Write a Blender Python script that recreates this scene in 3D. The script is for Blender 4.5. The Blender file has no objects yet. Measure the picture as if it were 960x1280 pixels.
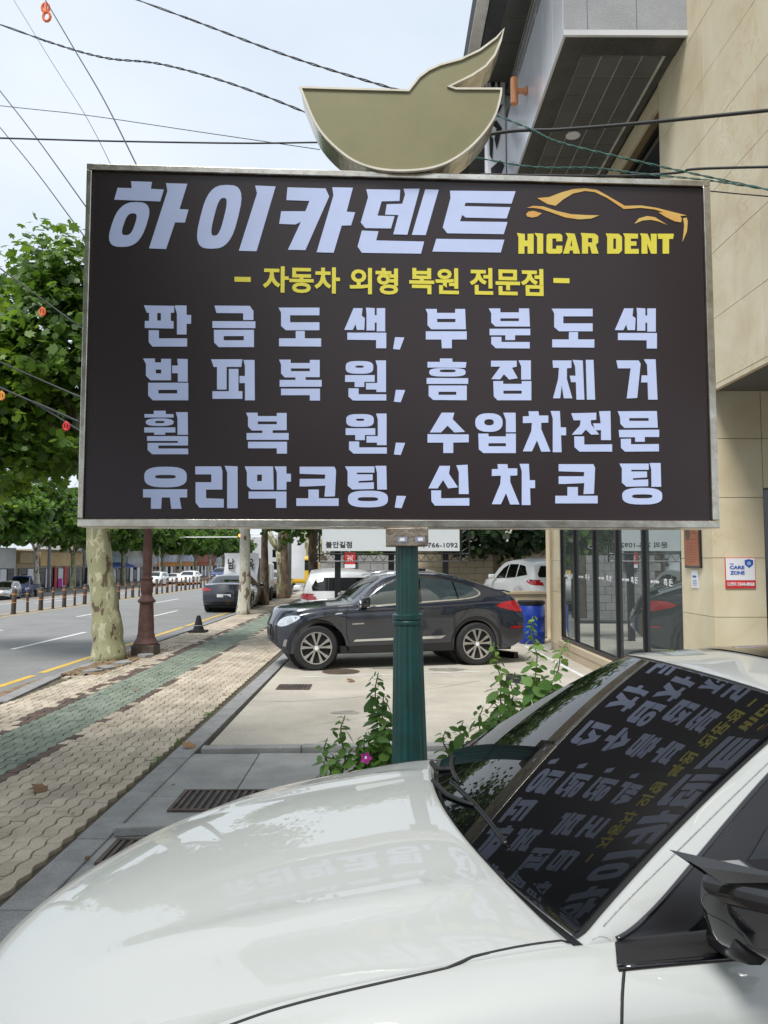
import bpy, bmesh, math, random
import numpy as np
from mathutils import Vector, Matrix, Euler
from mathutils.bvhtree import BVHTree
from mathutils.geometry import tessellate_polygon, delaunay_2d_cdt
random.seed(7); rng = np.random.default_rng(7)
S = bpy.context.scene; COL = S.collection
PI = math.pi; R = math.radians

# ---------------- camera, world, sun, exposure ----------------
CH = 1.75; FPX = 961.0; TH = math.atan(64/FPX); YA = math.atan(5/FPX)
cd = bpy.data.cameras.new('camera'); cam = bpy.data.objects.new('camera', cd); COL.objects.link(cam)
cam.location = (0, 0, CH); cam.rotation_euler = (PI/2+TH, 0, -YA)
cd.sensor_fit = 'HORIZONTAL'; cd.sensor_width = 36; cd.lens = 36*FPX/960; cd.clip_start = .05; cd.clip_end = 3000
S.camera = cam
SUN_EL, SUN_AZ = R(58), R(205)     # azimuth clockwise from +Y: the sun stands behind the camera, a little to the left
w = bpy.data.worlds.new('World'); S.world = w; w.use_nodes = True
nt = w.node_tree; bg = nt.nodes['Background']
sky = nt.nodes.new('ShaderNodeTexSky'); sky.sky_type = 'NISHITA'; sky.sun_disc = False
sky.sun_elevation = SUN_EL; sky.sun_rotation = SUN_AZ; sky.air_density = 1.0; sky.dust_density = 2.0
tc = nt.nodes.new('ShaderNodeTexCoord')
mp = nt.nodes.new('ShaderNodeMapping'); mp.inputs['Scale'].default_value = (1, 1, 2.6)
nz = nt.nodes.new('ShaderNodeTexNoise'); nz.inputs['Scale'].default_value = 1.6; nz.inputs['Detail'].default_value = 5
rp = nt.nodes.new('ShaderNodeValToRGB'); rp.color_ramp.elements[0].position = .28; rp.color_ramp.elements[0].color = (4.9, 5.6, 6.45, 1)
rp.color_ramp.elements[1].position = .66; rp.color_ramp.elements[1].color = (6.5, 6.95, 7.4, 1)
mx = nt.nodes.new('ShaderNodeMixRGB'); mx.inputs[0].default_value = .84
nt.links.new(tc.outputs['Generated'], mp.inputs[0]); nt.links.new(mp.outputs[0], nz.inputs['Vector'])
nt.links.new(nz.outputs[0], rp.inputs[0]); nt.links.new(sky.outputs[0], mx.inputs[1]); nt.links.new(rp.outputs[0], mx.inputs[2])
nt.links.new(mx.outputs[0], bg.inputs[0]); bg.inputs[1].default_value = .1
sl = bpy.data.lights.new('sun', 'SUN'); sl.energy = 2.5; sl.angle = R(18); sl.color = (1, .975, .94)
so = bpy.data.objects.new('sun', sl); COL.objects.link(so)
sd = Vector((math.sin(SUN_AZ)*math.cos(SUN_EL), math.cos(SUN_AZ)*math.cos(SUN_EL), math.sin(SUN_EL)))
so.rotation_euler = sd.to_track_quat('Z', 'Y').to_euler()
S.view_settings.view_transform = 'Standard'; S.view_settings.look = 'None'; S.view_settings.exposure = 0.66; S.view_settings.gamma = 1
S.view_settings.use_curve_mapping = False
S.render.engine = 'CYCLES'; S.cycles.max_bounces = 8; S.cycles.use_denoising = True
S.render.resolution_x = 768; S.render.resolution_y = 1024

# image helpers: a pixel of the photograph to a point in the place
_c, _s = math.cos(TH), math.sin(TH)
_R = Vector((math.cos(YA), -math.sin(YA), 0)); _F0 = Vector((math.sin(YA), math.cos(YA), 0))
_F = _F0*_c + Vector((0, 0, _s)); _U = -_F0*_s + Vector((0, 0, _c)); _C = Vector((0, 0, CH))
def ray(x, y): return _F + _R*((x-480)/FPX) - _U*((y-640)/FPX)
def atY(x, y, Y): r = ray(x, y); return _C + r*(Y/r.y)
def atX(x, y, X): r = ray(x, y); return _C + r*(X/r.x)
def atZ(x, y, Z=0.0): r = ray(x, y); return _C + r*((Z-CH)/r.z)
def proj(p):
    d = Vector(p)-_C; z = max(d.dot(_F), 1e-3)
    return 480+FPX*d.dot(_R)/z, 640-FPX*d.dot(_U)/z, z

# ---------------- object helpers ----------------
def tag(o, label=None, cat=None, group=None, kind=None):
    if label: o['label'] = label
    if cat: o['category'] = cat
    if group: o['group'] = group
    if kind: o['kind'] = kind
    return o
def thing(name, label, cat, loc=(0, 0, 0), rz=0.0, group=None):
    o = bpy.data.objects.new(name, None); COL.objects.link(o); o.location = loc; o.rotation_euler = (0, 0, rz)
    o.empty_display_size = .1
    return tag(o, label, cat, group)
def pmat(p):  # matrix of a parent chain (locations and z rotations only)
    m = Matrix.Identity(4)
    while p is not None:
        m = (Matrix.Translation(p.location) @ p.rotation_euler.to_matrix().to_4x4()) @ m; p = p.parent
    return m
def copy_tree(o, parent=None):
    c = o.copy(); COL.objects.link(c); c.parent = parent
    for ch in list(o.children): copy_tree(ch, c)
    return c
class MB:
    def __init__(s): s.v = []; s.f = []
    def add(s, vs, fs):
        n = len(s.v); s.v += [tuple(v) for v in vs]; s.f += [tuple(i+n for i in f) for f in fs]; return s
    def box(s, c, d, rot=None):
        hx, hy, hz = d[0]/2, d[1]/2, d[2]/2
        vs = [Vector((x, y, z)) for x in (-hx, hx) for y in (-hy, hy) for z in (-hz, hz)]
        if rot is not None: m = Euler(rot).to_matrix() if not isinstance(rot, Matrix) else rot; vs = [m @ v for v in vs]
        vs = [v+Vector(c) for v in vs]
        return s.add(vs, [(0,1,3,2),(4,6,7,5),(0,4,5,1),(2,3,7,6),(0,2,6,4),(1,5,7,3)])
    def bb(s, x0, y0, z0, x1, y1, z1): return s.box(((x0+x1)/2, (y0+y1)/2, (z0+z1)/2), (abs(x1-x0), abs(y1-y0), abs(z1-z0)))
    def tube(s, pts, r, n=8, cap=True):
        pts = [Vector(p) for p in pts]; rs = r if isinstance(r, (list, tuple)) else [r]*len(pts)
        rings = []; up = None
        for i, p in enumerate(pts):
            t = (pts[min(i+1, len(pts)-1)]-pts[max(i-1, 0)]).normalized()
            if up is None: up = Vector((0, 0, 1)) if abs(t.z) < .9 else Vector((1, 0, 0))
            a = t.cross(up).normalized(); b = a.cross(t).normalized(); up = b
            rings.append([p+(a*math.cos(2*PI*k/n)+b*math.sin(2*PI*k/n))*rs[i] for k in range(n)])
        vs = [v for r_ in rings for v in r_]; fs = []
        for i in range(len(pts)-1):
            for k in range(n): fs.append((i*n+k, i*n+(k+1) % n, (i+1)*n+(k+1) % n, (i+1)*n+k))
        if cap: fs += [tuple(range(n-1, -1, -1)), tuple((len(pts)-1)*n+k for k in range(n))]
        return s.add(vs, fs)
    def lathe(s, prof, c=(0, 0, 0), n=24, axis='z', flute=0, fl_a=0.0, cap=True):
        vs = []; fs = []
        for (r, h) in prof:
            for k in range(n):
                a = 2*PI*k/n; rr = r*(1-fl_a*(.5+.5*math.cos(flute*a))) if flute else r
                q = (rr*math.cos(a), rr*math.sin(a), h)
                if axis == 'y': q = (q[0], q[2], q[1])
                if axis == 'x': q = (q[2], q[0], q[1])
                vs.append((q[0]+c[0], q[1]+c[1], q[2]+c[2]))
        for i in range(len(prof)-1):
            for k in range(n): fs.append((i*n+k, i*n+(k+1) % n, (i+1)*n+(k+1) % n, (i+1)*n+k))
        if cap: fs += [tuple(range(n-1, -1, -1)), tuple((len(prof)-1)*n+k for k in range(n))]
        return s.add(vs, fs)
    def prism(s, loops, fn, t0, t1, back=True):
        """loops: [outer, hole...] of 2-D points; fn(a, b, t) -> 3-D point; t0 front, t1 back"""
        tri = tessellate_polygon([[Vector((p[0], p[1], 0)) for p in l] for l in loops])
        flat = [p for l in loops for p in l]; n = len(flat)
        vs = [fn(p[0], p[1], t0) for p in flat]+[fn(p[0], p[1], t1) for p in flat]
        fs = [tuple(t) for t in tri]
        if back: fs += [tuple(i+n for i in reversed(t)) for t in tri]
        k = 0
        for l in loops:
            m = len(l)
            for i in range(m): fs.append((k+i, k+(i+1) % m, k+(i+1) % m+n, k+i+n))
            k += m
        return s.add(vs, fs)
    def build(s, name, mat, parent=None, world=False, smooth=False, bevel=0.0, kind=None, fix=True, angle=None):
        vs = s.v
        if world and parent is not None:
            mi = pmat(parent).inverted(); vs = [mi @ Vector(v) for v in vs]
        me = bpy.data.meshes.new(name); me.from_pydata([tuple(v) for v in vs], [], s.f)
        if fix or bevel:
            bm = bmesh.new(); bm.from_mesh(me)
            if fix: bmesh.ops.recalc_face_normals(bm, faces=bm.faces)
            if bevel: bmesh.ops.bevel(bm, geom=[e for e in bm.edges if len(e.link_faces) == 2 and e.calc_face_angle(0) > .6], offset=bevel, segments=2, affect='EDGES', profile=.5)
            bm.to_mesh(me); bm.free()
        me.materials.append(mat)
        if smooth:
            me.polygons.foreach_set('use_smooth', [True]*len(me.polygons))
            if angle is not None: me.set_sharp_from_angle(angle=angle)
        o = bpy.data.objects.new(name, me); COL.objects.link(o); o.parent = parent
        if kind: o['kind'] = kind
        return o
def link(name, me, parent=None, loc=(0, 0, 0), rot=(0, 0, 0)):
    o = bpy.data.objects.new(name, me); COL.objects.link(o); o.parent = parent; o.location = loc; o.rotation_euler = rot; return o

# ---------------- materials ----------------
def _mat(name):
    m = bpy.data.materials.new(name); m.use_nodes = True; n = m.node_tree.nodes; return m, n, m.node_tree.links, n['Principled BSDF']
def L(c, k=1.0): return (c[0]*k, c[1]*k, c[2]*k, 1)
def mat(name, c, rough=.6, metal=0.0, var=.12, scale=3.0, bump=0.0, bscale=60.0, coat=0.0, spec=.5, ior=1.5, c2=None, fine=0.0, fscale=120.0, isl=0.0, obj=False, detail=6):
    """base colour c broken up by noise (towards c2), optional fine speckle, bump, per-piece variation"""
    m, n, l, b = _mat(name)
    g = n.new('ShaderNodeTexCoord') if obj else n.new('ShaderNodeNewGeometry'); pos = g.outputs['Object'] if obj else g.outputs['Position']
    t = n.new('ShaderNodeTexNoise'); t.inputs['Scale'].default_value = scale; t.inputs['Detail'].default_value = detail; t.inputs['Roughness'].default_value = .62
    l.new(pos, t.inputs['Vector'])
    rr = n.new('ShaderNodeValToRGB'); rr.color_ramp.elements[0].position = .34; rr.color_ramp.elements[1].position = .66
    cb = c2 if c2 else tuple(x*(1-var) for x in c); ca = c if c2 else tuple(min(x*(1+var), 1) for x in c)
    rr.color_ramp.elements[0].color = L(cb); rr.color_ramp.elements[1].color = L(ca); l.new(t.outputs[0], rr.inputs[0])
    out = rr.outputs[0]
    if fine:
        t2 = n.new('ShaderNodeTexNoise'); t2.inputs['Scale'].default_value = fscale; t2.inputs['Detail'].default_value = 2; l.new(pos, t2.inputs['Vector'])
        mr = n.new('ShaderNodeMapRange'); mr.inputs[1].default_value = .35; mr.inputs[2].default_value = .65; mr.inputs[3].default_value = 1-fine; mr.inputs[4].default_value = 1+fine; l.new(t2.outputs[0], mr.inputs[0])
        mm = n.new('ShaderNodeVectorMath'); mm.operation = 'SCALE'; l.new(out, mm.inputs[0]); l.new(mr.outputs[0], mm.inputs['Scale']); out = mm.outputs[0]
    if isl:
        gi = n.new('ShaderNodeNewGeometry'); oi = n.new('ShaderNodeObjectInfo'); ad = n.new('ShaderNodeMath'); ad.operation = 'ADD'
        l.new(gi.outputs['Random Per Island'], ad.inputs[0]); l.new(oi.outputs['Random'], ad.inputs[1])
        fr = n.new('ShaderNodeMath'); fr.operation = 'FRACT'; l.new(ad.outputs[0], fr.inputs[0])
        mr2 = n.new('ShaderNodeMapRange'); mr2.inputs[3].default_value = 1-isl; mr2.inputs[4].default_value = 1+isl; l.new(fr.outputs[0], mr2.inputs[0])
        mm2 = n.new('ShaderNodeVectorMath'); mm2.operation = 'SCALE'; l.new(out, mm2.inputs[0]); l.new(mr2.outputs[0], mm2.inputs['Scale']); out = mm2.outputs[0]
    l.new(out, b.inputs['Base Color'])
    b.inputs['Roughness'].default_value = rough; b.inputs['Metallic'].default_value = metal
    b.inputs['Specular IOR Level'].default_value = spec; b.inputs['IOR'].default_value = ior
    if coat: b.inputs['Coat Weight'].default_value = coat; b.inputs['Coat Roughness'].default_value = .02
    if bump:
        tb = n.new('ShaderNodeTexNoise'); tb.inputs['Scale'].default_value = bscale; tb.inputs['Detail'].default_value = 4; l.new(pos, tb.inputs['Vector'])
        bp = n.new('ShaderNodeBump'); bp.inputs['Strength'].default_value = bump; bp.inputs['Distance'].default_value = .02; l.new(tb.outputs[0], bp.inputs['Height']); l.new(bp.outputs[0], b.inputs['Normal'])
    return m
def emit(name, c, k):
    m, n, l, b = _mat(name); b.inputs['Base Color'].default_value = L(c); b.inputs['Emission Color'].default_value = L(c); b.inputs['Emission Strength'].default_value = k; return m
def leafmat(name, c1, c2, c3, trans=.35):
    m, n, l, b = _mat(name)
    g = n.new('ShaderNodeNewGeometry'); rr = n.new('ShaderNodeValToRGB')
    rr.color_ramp.elements[0].color = L(c1); rr.color_ramp.elements[1].color = L(c3); e = rr.color_ramp.elements.new(.5); e.color = L(c2)
    t = n.new('ShaderNodeTexNoise'); t.inputs['Scale'].default_value = .7; l.new(g.outputs['Position'], t.inputs['Vector'])
    a = n.new('ShaderNodeMath'); a.operation = 'MULTIPLY_ADD'; a.inputs[1].default_value = .55; l.new(g.outputs['Random Per Island'], a.inputs[0])
    s2 = n.new('ShaderNodeMath'); s2.operation = 'MULTIPLY_ADD'; s2.inputs[1].default_value = 1.1; s2.inputs[2].default_value = -.3; l.new(t.outputs[0], s2.inputs[0]); l.new(s2.outputs[0], a.inputs[2])
    l.new(a.outputs[0], rr.inputs[0]); l.new(rr.outputs[0], b.inputs['Base Color']); b.inputs['Roughness'].default_value = .45
    tr = n.new('ShaderNodeBsdfTranslucent'); mx_ = n.new('ShaderNodeMixShader'); mx_.inputs[0].default_value = trans
    hs = n.new('ShaderNodeHueSaturation'); hs.inputs['Value'].default_value = 2.2; hs.inputs['Hue'].default_value = .48; l.new(rr.outputs[0], hs.inputs['Color']); l.new(hs.outputs[0], tr.inputs[0])
    l.new(b.outputs[0], mx_.inputs[1]); l.new(tr.outputs[0], mx_.inputs[2]); l.new(mx_.outputs[0], n['Material Output'].inputs[0])
    return m
def barkmat(name, base, patch, dark, sc=5.0):
    m, n, l, b = _mat(name); g = n.new('ShaderNodeNewGeometry')
    mp_ = n.new('ShaderNodeMapping'); mp_.inputs['Scale'].default_value = (1, 1, .45); l.new(g.outputs['Position'], mp_.inputs[0])
    dn = n.new('ShaderNodeTexNoise'); dn.inputs['Scale'].default_value = sc*2; l.new(mp_.outputs[0], dn.inputs['Vector'])
    va = n.new('ShaderNodeVectorMath'); va.operation = 'MULTIPLY_ADD'; va.inputs[1].default_value = (.12, .12, .12); l.new(dn.outputs['Color'], va.inputs[0]); l.new(mp_.outputs[0], va.inputs[2])
    v = n.new('ShaderNodeTexNoise'); v.inputs['Scale'].default_value = sc; v.inputs['Detail'].default_value = 3; l.new(va.outputs[0], v.inputs['Vector'])
    rr = n.new('ShaderNodeValToRGB'); rr.color_ramp.interpolation = 'CONSTANT'
    els = rr.color_ramp.elements; els[0].color = L(dark); els[1].position = .40; els[1].color = L(base)
    e = els.new(.56); e.color = L(patch); e = els.new(.66); e.color = L(tuple(x*.8 for x in base))
    l.new(v.outputs[0], rr.inputs[0])
    f = n.new('ShaderNodeTexNoise'); f.inputs['Scale'].default_value = 40; l.new(g.outputs['Position'], f.inputs['Vector'])
    mr = n.new('ShaderNodeMapRange'); mr.inputs[3].default_value = .75; mr.inputs[4].default_value = 1.25; l.new(f.outputs[0], mr.inputs[0])
    mm = n.new('ShaderNodeVectorMath'); mm.operation = 'SCALE'; l.new(rr.outputs[0], mm.inputs[0]); l.new(mr.outputs[0], mm.inputs['Scale']); l.new(mm.outputs[0], b.inputs['Base Color'])
    b.inputs['Roughness'].default_value = .85
    bp = n.new('ShaderNodeBump'); bp.inputs['Strength'].default_value = .5; bp.inputs['Distance'].default_value = .02; l.new(v.outputs[0], bp.inputs['Height']); l.new(bp.outputs[0], b.inputs['Normal'])
    return m
def travertine(name):
    m, n, l, b = _mat(name); g = n.new('ShaderNodeNewGeometry')
    a = n.new('ShaderNodeTexNoise'); a.inputs['Scale'].default_value = 1.5; a.inputs['Detail'].default_value = 7; a.inputs['Distortion'].default_value = 1.2; l.new(g.outputs['Position'], a.inputs['Vector'])
    r1 = n.new('ShaderNodeValToRGB'); e = r1.color_ramp.elements
    e[0].position = .3; e[0].color = (.60, .50, .325, 1); e[1].position = .7; e[1].color = (.71, .63, .46, 1); q = e.new(.5); q.color = (.665, .58, .40, 1)
    l.new(a.outputs[0], r1.inputs[0])
    v = n.new('ShaderNodeTexNoise'); v.inputs['Scale'].default_value = 3.2; v.inputs['Detail'].default_value = 5; v.inputs['Distortion'].default_value = 2.0; l.new(g.outputs['Position'], v.inputs['Vector'])
    r2 = n.new('ShaderNodeValToRGB'); e = r2.color_ramp.elements; e[0].position = .46; e[0].color = (0, 0, 0, 1); e[1].position = .54; e[1].color = (0, 0, 0, 1); q = e.new(.5); q.color = (.38, .38, .38, 1)
    l.new(v.outputs[0], r2.inputs[0])
    p = n.new('ShaderNodeTexNoise'); p.inputs['Scale'].default_value = .9; l.new(g.outputs['Position'], p.inputs['Vector'])
    r3 = n.new('ShaderNodeValToRGB'); r3.color_ramp.elements[0].position = .5; r3.color_ramp.elements[1].position = .62; l.new(p.outputs[0], r3.inputs[0])
    mu = n.new('ShaderNodeMath'); mu.operation = 'MULTIPLY'; l.new(r2.outputs[0], mu.inputs[0]); l.new(r3.outputs[0], mu.inputs[1])
    mxx = n.new('ShaderNodeMixRGB'); mxx.inputs[2].default_value = (.46, .31, .14, 1); l.new(mu.outputs[0], mxx.inputs[0]); l.new(r1.outputs[0], mxx.inputs[1])
    oi = n.new('ShaderNodeObjectInfo'); mr = n.new('ShaderNodeMapRange'); mr.inputs[3].default_value = .95; mr.inputs[4].default_value = 1.05; l.new(oi.outputs['Random'], mr.inputs[0])
    mm = n.new('ShaderNodeVectorMath'); mm.operation = 'SCALE'; l.new(mxx.outputs[0], mm.inputs[0]); l.new(mr.outputs[0], mm.inputs['Scale'])
    l.new(mm.outputs[0], b.inputs['Base Color']); b.inputs['Roughness'].default_value = .5
    return m

M = {}
M['stone'] = travertine('travertine')
M['joint'] = mat('stone joint', (.25, .19, .11), .9)
M['granite'] = mat('grey granite', (.30, .31, .33), .3, fine=.18, fscale=90, var=.08)
M['granite_dk'] = mat('dark polished granite', (.05, .05, .046), .25, fine=.2, fscale=60, var=.2, spec=.5)
M['soffit'] = mat('soffit tile', (.10, .10, .092), .45, var=.10, isl=.08)
M['grout'] = mat('pale grout', (.5, .5, .47), .8)
M['clad'] = mat('glossy pale cladding', (.66, .68, .72), .15, metal=.25, var=.04, scale=1.2)
M['steel'] = mat('stainless steel', (.62, .60, .56), .22, metal=1, var=.12, scale=6, bump=.12, bscale=7)
M['steel_rough'] = mat('weathered steel', (.72, .69, .61), .24, metal=.95, var=.35, scale=9, c2=(.46, .41, .33), bump=.12, bscale=9)
M['signface'] = mat('dark brown vinyl', (.027, .0175, .0185), .30, var=.08, scale=1.2, bump=.02, bscale=2.5, spec=.45)
M['letter'] = mat('pale lavender vinyl', (.52, .60, .86), .42, var=.03, scale=5)
M['yellow'] = mat('yellow vinyl', (.70, .62, .06), .45, var=.03)
M['gold'] = mat('orange gold vinyl', (.66, .32, .07), .42, c2=(.62, .43, .12), scale=5, detail=1)
M['olive'] = mat('olive panel', (.215, .20, .095), .45, var=.1, scale=2, bump=.02)
M['creamtrim'] = mat('cream metal trim', (.66, .61, .50), .3, metal=.35, var=.1, scale=8)
M['green_post'] = mat('dark green enamel', (.006, .055, .050), .38, var=.25, scale=9, c2=(.008, .038, .036), coat=.12, bump=.1, bscale=14)
M['white_paint'] = mat('white car paint', (.405, .42, .405), .5, var=.02, scale=1, coat=1.0, spec=.25, fine=.012, fscale=400)
M['white_paint'].node_tree.nodes['Principled BSDF'].inputs['Coat IOR'].default_value = 1.5; M['white_paint'].node_tree.nodes['Principled BSDF'].inputs['Coat Roughness'].default_value = .0
M['white_far'] = mat('white paint far', (.70, .71, .70), .3, var=.02, coat=.6)
M['black_paint'] = mat('charcoal metallic paint', (.012, .016, .027), .22, var=.08, coat=1.0, spec=.6)
M['gloss_black'] = mat('gloss black plastic', (.006, .006, .008), .06, var=.02, coat=.8)
M['gloss_rough'] = mat('black trim', (.012, .012, .014), .35, var=.1)
M['rubber'] = mat('tyre rubber', (.018, .018, .019), .8, var=.2, bump=.1)
M['black'] = mat('matt black', (.01, .01, .011), .7, var=.2)
M['alloy'] = mat('grey alloy', (.55, .54, .53), .25, metal=.9, var=.1)
M['chrome'] = mat('satin chrome', (.75, .76, .78), .15, metal=1, var=.03)
M['glass'] = mat('dark car glass', (.004, .005, .005), .0, var=.02, ior=1.6, spec=.55, coat=.0)
M['shield'] = mat('windscreen glass', (.004, .0045, .005), .0, var=.02, ior=1.45, spec=.5)
M['shopglass'] = mat('mirrored shop glass', (.40, .45, .45), .0, metal=.85, var=.03)
M['darkglass'] = mat('dark window glass', (.004, .007, .014), .03, var=.1, ior=1.5)
M['redlens'] = mat('red lamp lens', (.38, .008, .01), .12, var=.1, coat=1)
M['headlens'] = mat('clear headlamp', (.62, .66, .70), .08, metal=.5, var=.2, coat=1, scale=20)
M['asphalt'] = mat('asphalt', (.205, .205, .20), .88, var=.10, scale=.9, fine=.22, fscale=70, bump=.25, bscale=90)
M['concrete'] = mat('lot concrete', (.50, .465, .395), .85, c2=(.37, .34, .285), scale=.9, fine=.10, fscale=60, bump=.12, bscale=50)
M['kerb'] = mat('granite kerb', (.30, .30, .295), .8, c2=(.22, .22, .215), scale=5, fine=.22, fscale=160, bump=.1)
M['slab'] = mat('grey granite slab', (.35, .35, .335), .75, c2=(.25, .25, .24), scale=2.5, fine=.18, fscale=150, isl=.06)
M['paver'] = mat('beige concrete paver', (.53, .46, .36), .88, c2=(.34, .29, .22), scale=1.5, fine=.12, fscale=80, isl=.13, bump=.2, bscale=80)
M['paver_green'] = mat('green concrete paver', (.235, .275, .215), .88, c2=(.145, .175, .135), scale=2.5, fine=.12, fscale=80, isl=.12, bump=.2)
M['paver_brown'] = mat('brown border paver', (.11, .075, .06), .9, var=.3, scale=5, isl=.2)
M['sand'] = mat('joint sand', (.10, .085, .06), .95, var=.3, scale=9)
M['dirt'] = mat('bare soil and litter', (.30, .21, .125), .95, c2=(.13, .09, .055), scale=7, bump=.5, bscale=30)
M['whiteline'] = mat('white road paint', (.66, .66, .64), .7, var=.14, scale=8, fine=.1)
M['yellowline'] = mat('yellow road paint', (.62, .40, .06), .7, var=.18, scale=8, fine=.1)
M['bark1'] = barkmat('plane bark', (.27, .27, .155), (.42, .40, .27), (.115, .075, .05), 5.5)
M['bark2'] = barkmat('pale plane bark', (.48, .46, .38), (.56, .54, .47), (.17, .12, .08), 5)
M['bark3'] = barkmat('brown bark', (.13, .09, .06), (.20, .15, .09), (.07, .05, .035), 6)
M['ruststeel'] = mat('stained steel collar', (.34, .30, .24), .45, metal=.5, c2=(.15, .11, .08), scale=16, bump=.3)
M['faded'] = mat('faded sticker', (.16, .20, .34), .6, c2=(.34, .34, .36), scale=60)
M['navy'] = mat('navy paint', (.012, .03, .12), .3, coat=.6)
M['cabinglass'] = mat('tinted cabin glass', (.035, .05, .055), .0, var=.1, ior=1.9)
M['leaf'] = leafmat('plane leaves', (.022, .060, .008), (.065, .14, .014), (.15, .25, .025), .42)
M['leaf_far'] = leafmat('far plane leaves', (.022, .060, .010), (.055, .125, .016), (.13, .22, .03), .45)
M['leaf_dark'] = leafmat('dark leaves', (.008, .022, .008), (.018, .045, .014), (.045, .08, .022), .2)
M['leaf_plant'] = leafmat('plant leaves', (.04, .115, .025), (.075, .17, .03), (.15, .26, .05), .3)
M['stem'] = mat('green stem', (.10, .14, .04), .7)
M['rust'] = mat('rusty brown casting', (.135, .065, .055), .7, c2=(.085, .04, .034), scale=8, bump=.6, bscale=26)
M['bollard'] = mat('dark bollard', (.045, .03, .025), .6, var=.2)
M['orange'] = mat('orange band', (.62, .25, .04), .6)
M['blueplastic'] = mat('blue plastic', (.008, .04, .30), .35, var=.15, scale=5)
M['beigewall'] = mat('cream render wall', (.52, .43, .30), .85, var=.08, scale=2, bump=.1)
M['copper'] = mat('copper lamp', (.62, .26, .12), .3, metal=.5, var=.08)
M['red'] = mat('red print', (.60, .03, .03), .5); M['blue'] = mat('blue print', (.02, .10, .42), .5); M['white'] = mat('white print', (.78, .78, .80), .5, var=.02)
M['ink'] = mat('black print', (.02, .02, .022), .5); M['plaque'] = mat('copper plaque', (.36, .115, .045), .4, metal=.3, var=.12, scale=5)
M['wire'] = mat('cable', (.02, .022, .024), .6); M['wiregreen'] = mat('green cable', (.012, .09, .07), .5)
M['flower'] = mat('magenta petal', (.55, .02, .35), .6); M['tarp'] = mat('white tarpaulin', (.66, .67, .70), .6, var=.08, scale=1.5, bump=.3, bscale=3)
M['pot'] = mat('black pot', (.015, .015, .015), .6); M['iron'] = mat('rusty grate', (.09, .065, .05), .7, var=.4, scale=12)

# ---------------- ground, road, pavement ----------------
ROADZ = -.12; KX = -5.12           # kerb face
def farz(x): return ROADZ if x > -14.6 else ROADZ-1.15*min(1, (-14.6-x)/16.4)
g = MB(); g.add([(-14.7, -200, -.16), (600, -200, -.16), (600, 900, -.16), (-14.7, 900, -.16), (-600, -200, -1.5), (-31, -200, -1.5), (-31, 900, -1.5), (-600, 900, -1.5)], [(0, 1, 2, 3), (5, 0, 3, 6), (4, 5, 6, 7)])
g.build('ground', M['asphalt'], kind='structure', fix=False)
g = MB(); ny = 60
ys = [-30+i*6 for i in range(60)]
for i in range(len(ys)-1):
    for xa, xb in ((-32, -31), (-31, -22.8), (-22.8, -14.6), (-14.6, -4.6)): g.add([(xa, ys[i], farz(xa)), (xb, ys[i], farz(xb)), (xb, ys[i+1], farz(xb)), (xa, ys[i+1], farz(xa))], [(0, 1, 2, 3)])
road = g.build('road', M['asphalt'], kind='structure', fix=False)
def line_strip(p0, p1, wd, z, m, name):
    a = Vector((p0[0], p0[1], z)); b = Vector((p1[0], p1[1], z)); t = (b-a).normalized(); nn = Vector((-t.y, t.x, 0))*wd/2
    MB().add([a-nn, b-nn, b+nn, a+nn], [(0, 1, 2, 3)]).build(name, M[m], road, fix=False)
lz = ROADZ+.004
for X in (-8.0, -10.6):
    y0 = {-8.0: 16.9, -10.6: 17.6}[X]
    for k in range(14):
        line_strip((X, y0-9.5+k*9.5), (X, y0-9.5+k*9.5+4.2), .12, lz, 'whiteline', 'lane_dash')
for X in (-18.0, -21.6, -25.4):
    for k in range(14): line_strip((X, 12+k*9.5), (X, 17+k*9.5), .13, farz(X)+.02, 'whiteline', 'lane_dash')
line_strip((-13.15, -10), (-13.15, 300), .10, lz, 'yellowline', 'centre_line'); line_strip((-13.85, -10), (-13.85, 300), .10, lz, 'yellowline', 'centre_line')
for k in range(16): line_strip((-5.78, 3.5+k*9.8), (-5.78, 15.6-7.2+k*9.8+4.6), .13, lz, 'yellowline', 'edge_line')
line_strip((-30.6, -10), (-30.6, 300), .14, farz(-30.6)+.02, 'yellowline', 'edge_line')

# our pavement: bed slab with kerb stones and pavers as parts
PX0, PX1 = -4.95, -1.93
g = MB(); g.bb(KX+.14, 11.5, -.13, -1.93, 260, -.03); g.bb(-4.86, -20, -.13, -1.93, 11.5, -.03)
pav = g.build('pavement', M['sand'], kind='structure')
def kerbstone(p0, p1, wd, z, par, m='kerb', h=.2, name='kerb_stone'):
    a = Vector((p0[0], p0[1], 0)); b = Vector((p1[0], p1[1], 0)); t = (b-a); Ln = t.length; n = max(1, round(Ln/1.0)); t.normalize()
    ang = math.atan2(t.y, t.x)
    for i in range(n):
        c = a+t*(Ln*(i+.5)/n)
        MB().box((0, 0, 0), (Ln/n-.008, wd, h)).build(name, M[m], par, bevel=.008).matrix_local = Matrix.Translation((c.x, c.y, z-h/2+random.uniform(-.003, .003))) @ Matrix.Rotation(ang, 4, 'Z')
kerbstone((KX+.07, 12.2), (KX+.07, 34), .14, .005, pav)
g = MB(); g.bb(KX, 34, -.2, KX+.14, 260, .005); g.build('kerb', M['kerb'], pav)
kerbstone((KX+.05, 12.15), (-4.86, 10.0), .2, .0, pav)
g = MB(); g.bb(-5.0, -20, -.2, -4.80, 9.95, .0); g.build('kerb', M['kerb'], pav, bevel=.01)
# dropped-kerb apron
MB().add([(-5.5, -5, -.114), (-4.98, -5, -.114), (-4.98, 10, -.114), (-5.2, 12, -.114), (-5.5, 13, -.114)], [(0, 1, 2, 3, 4)]).build('gutter', M['dirt'], pav, fix=False)
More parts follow.
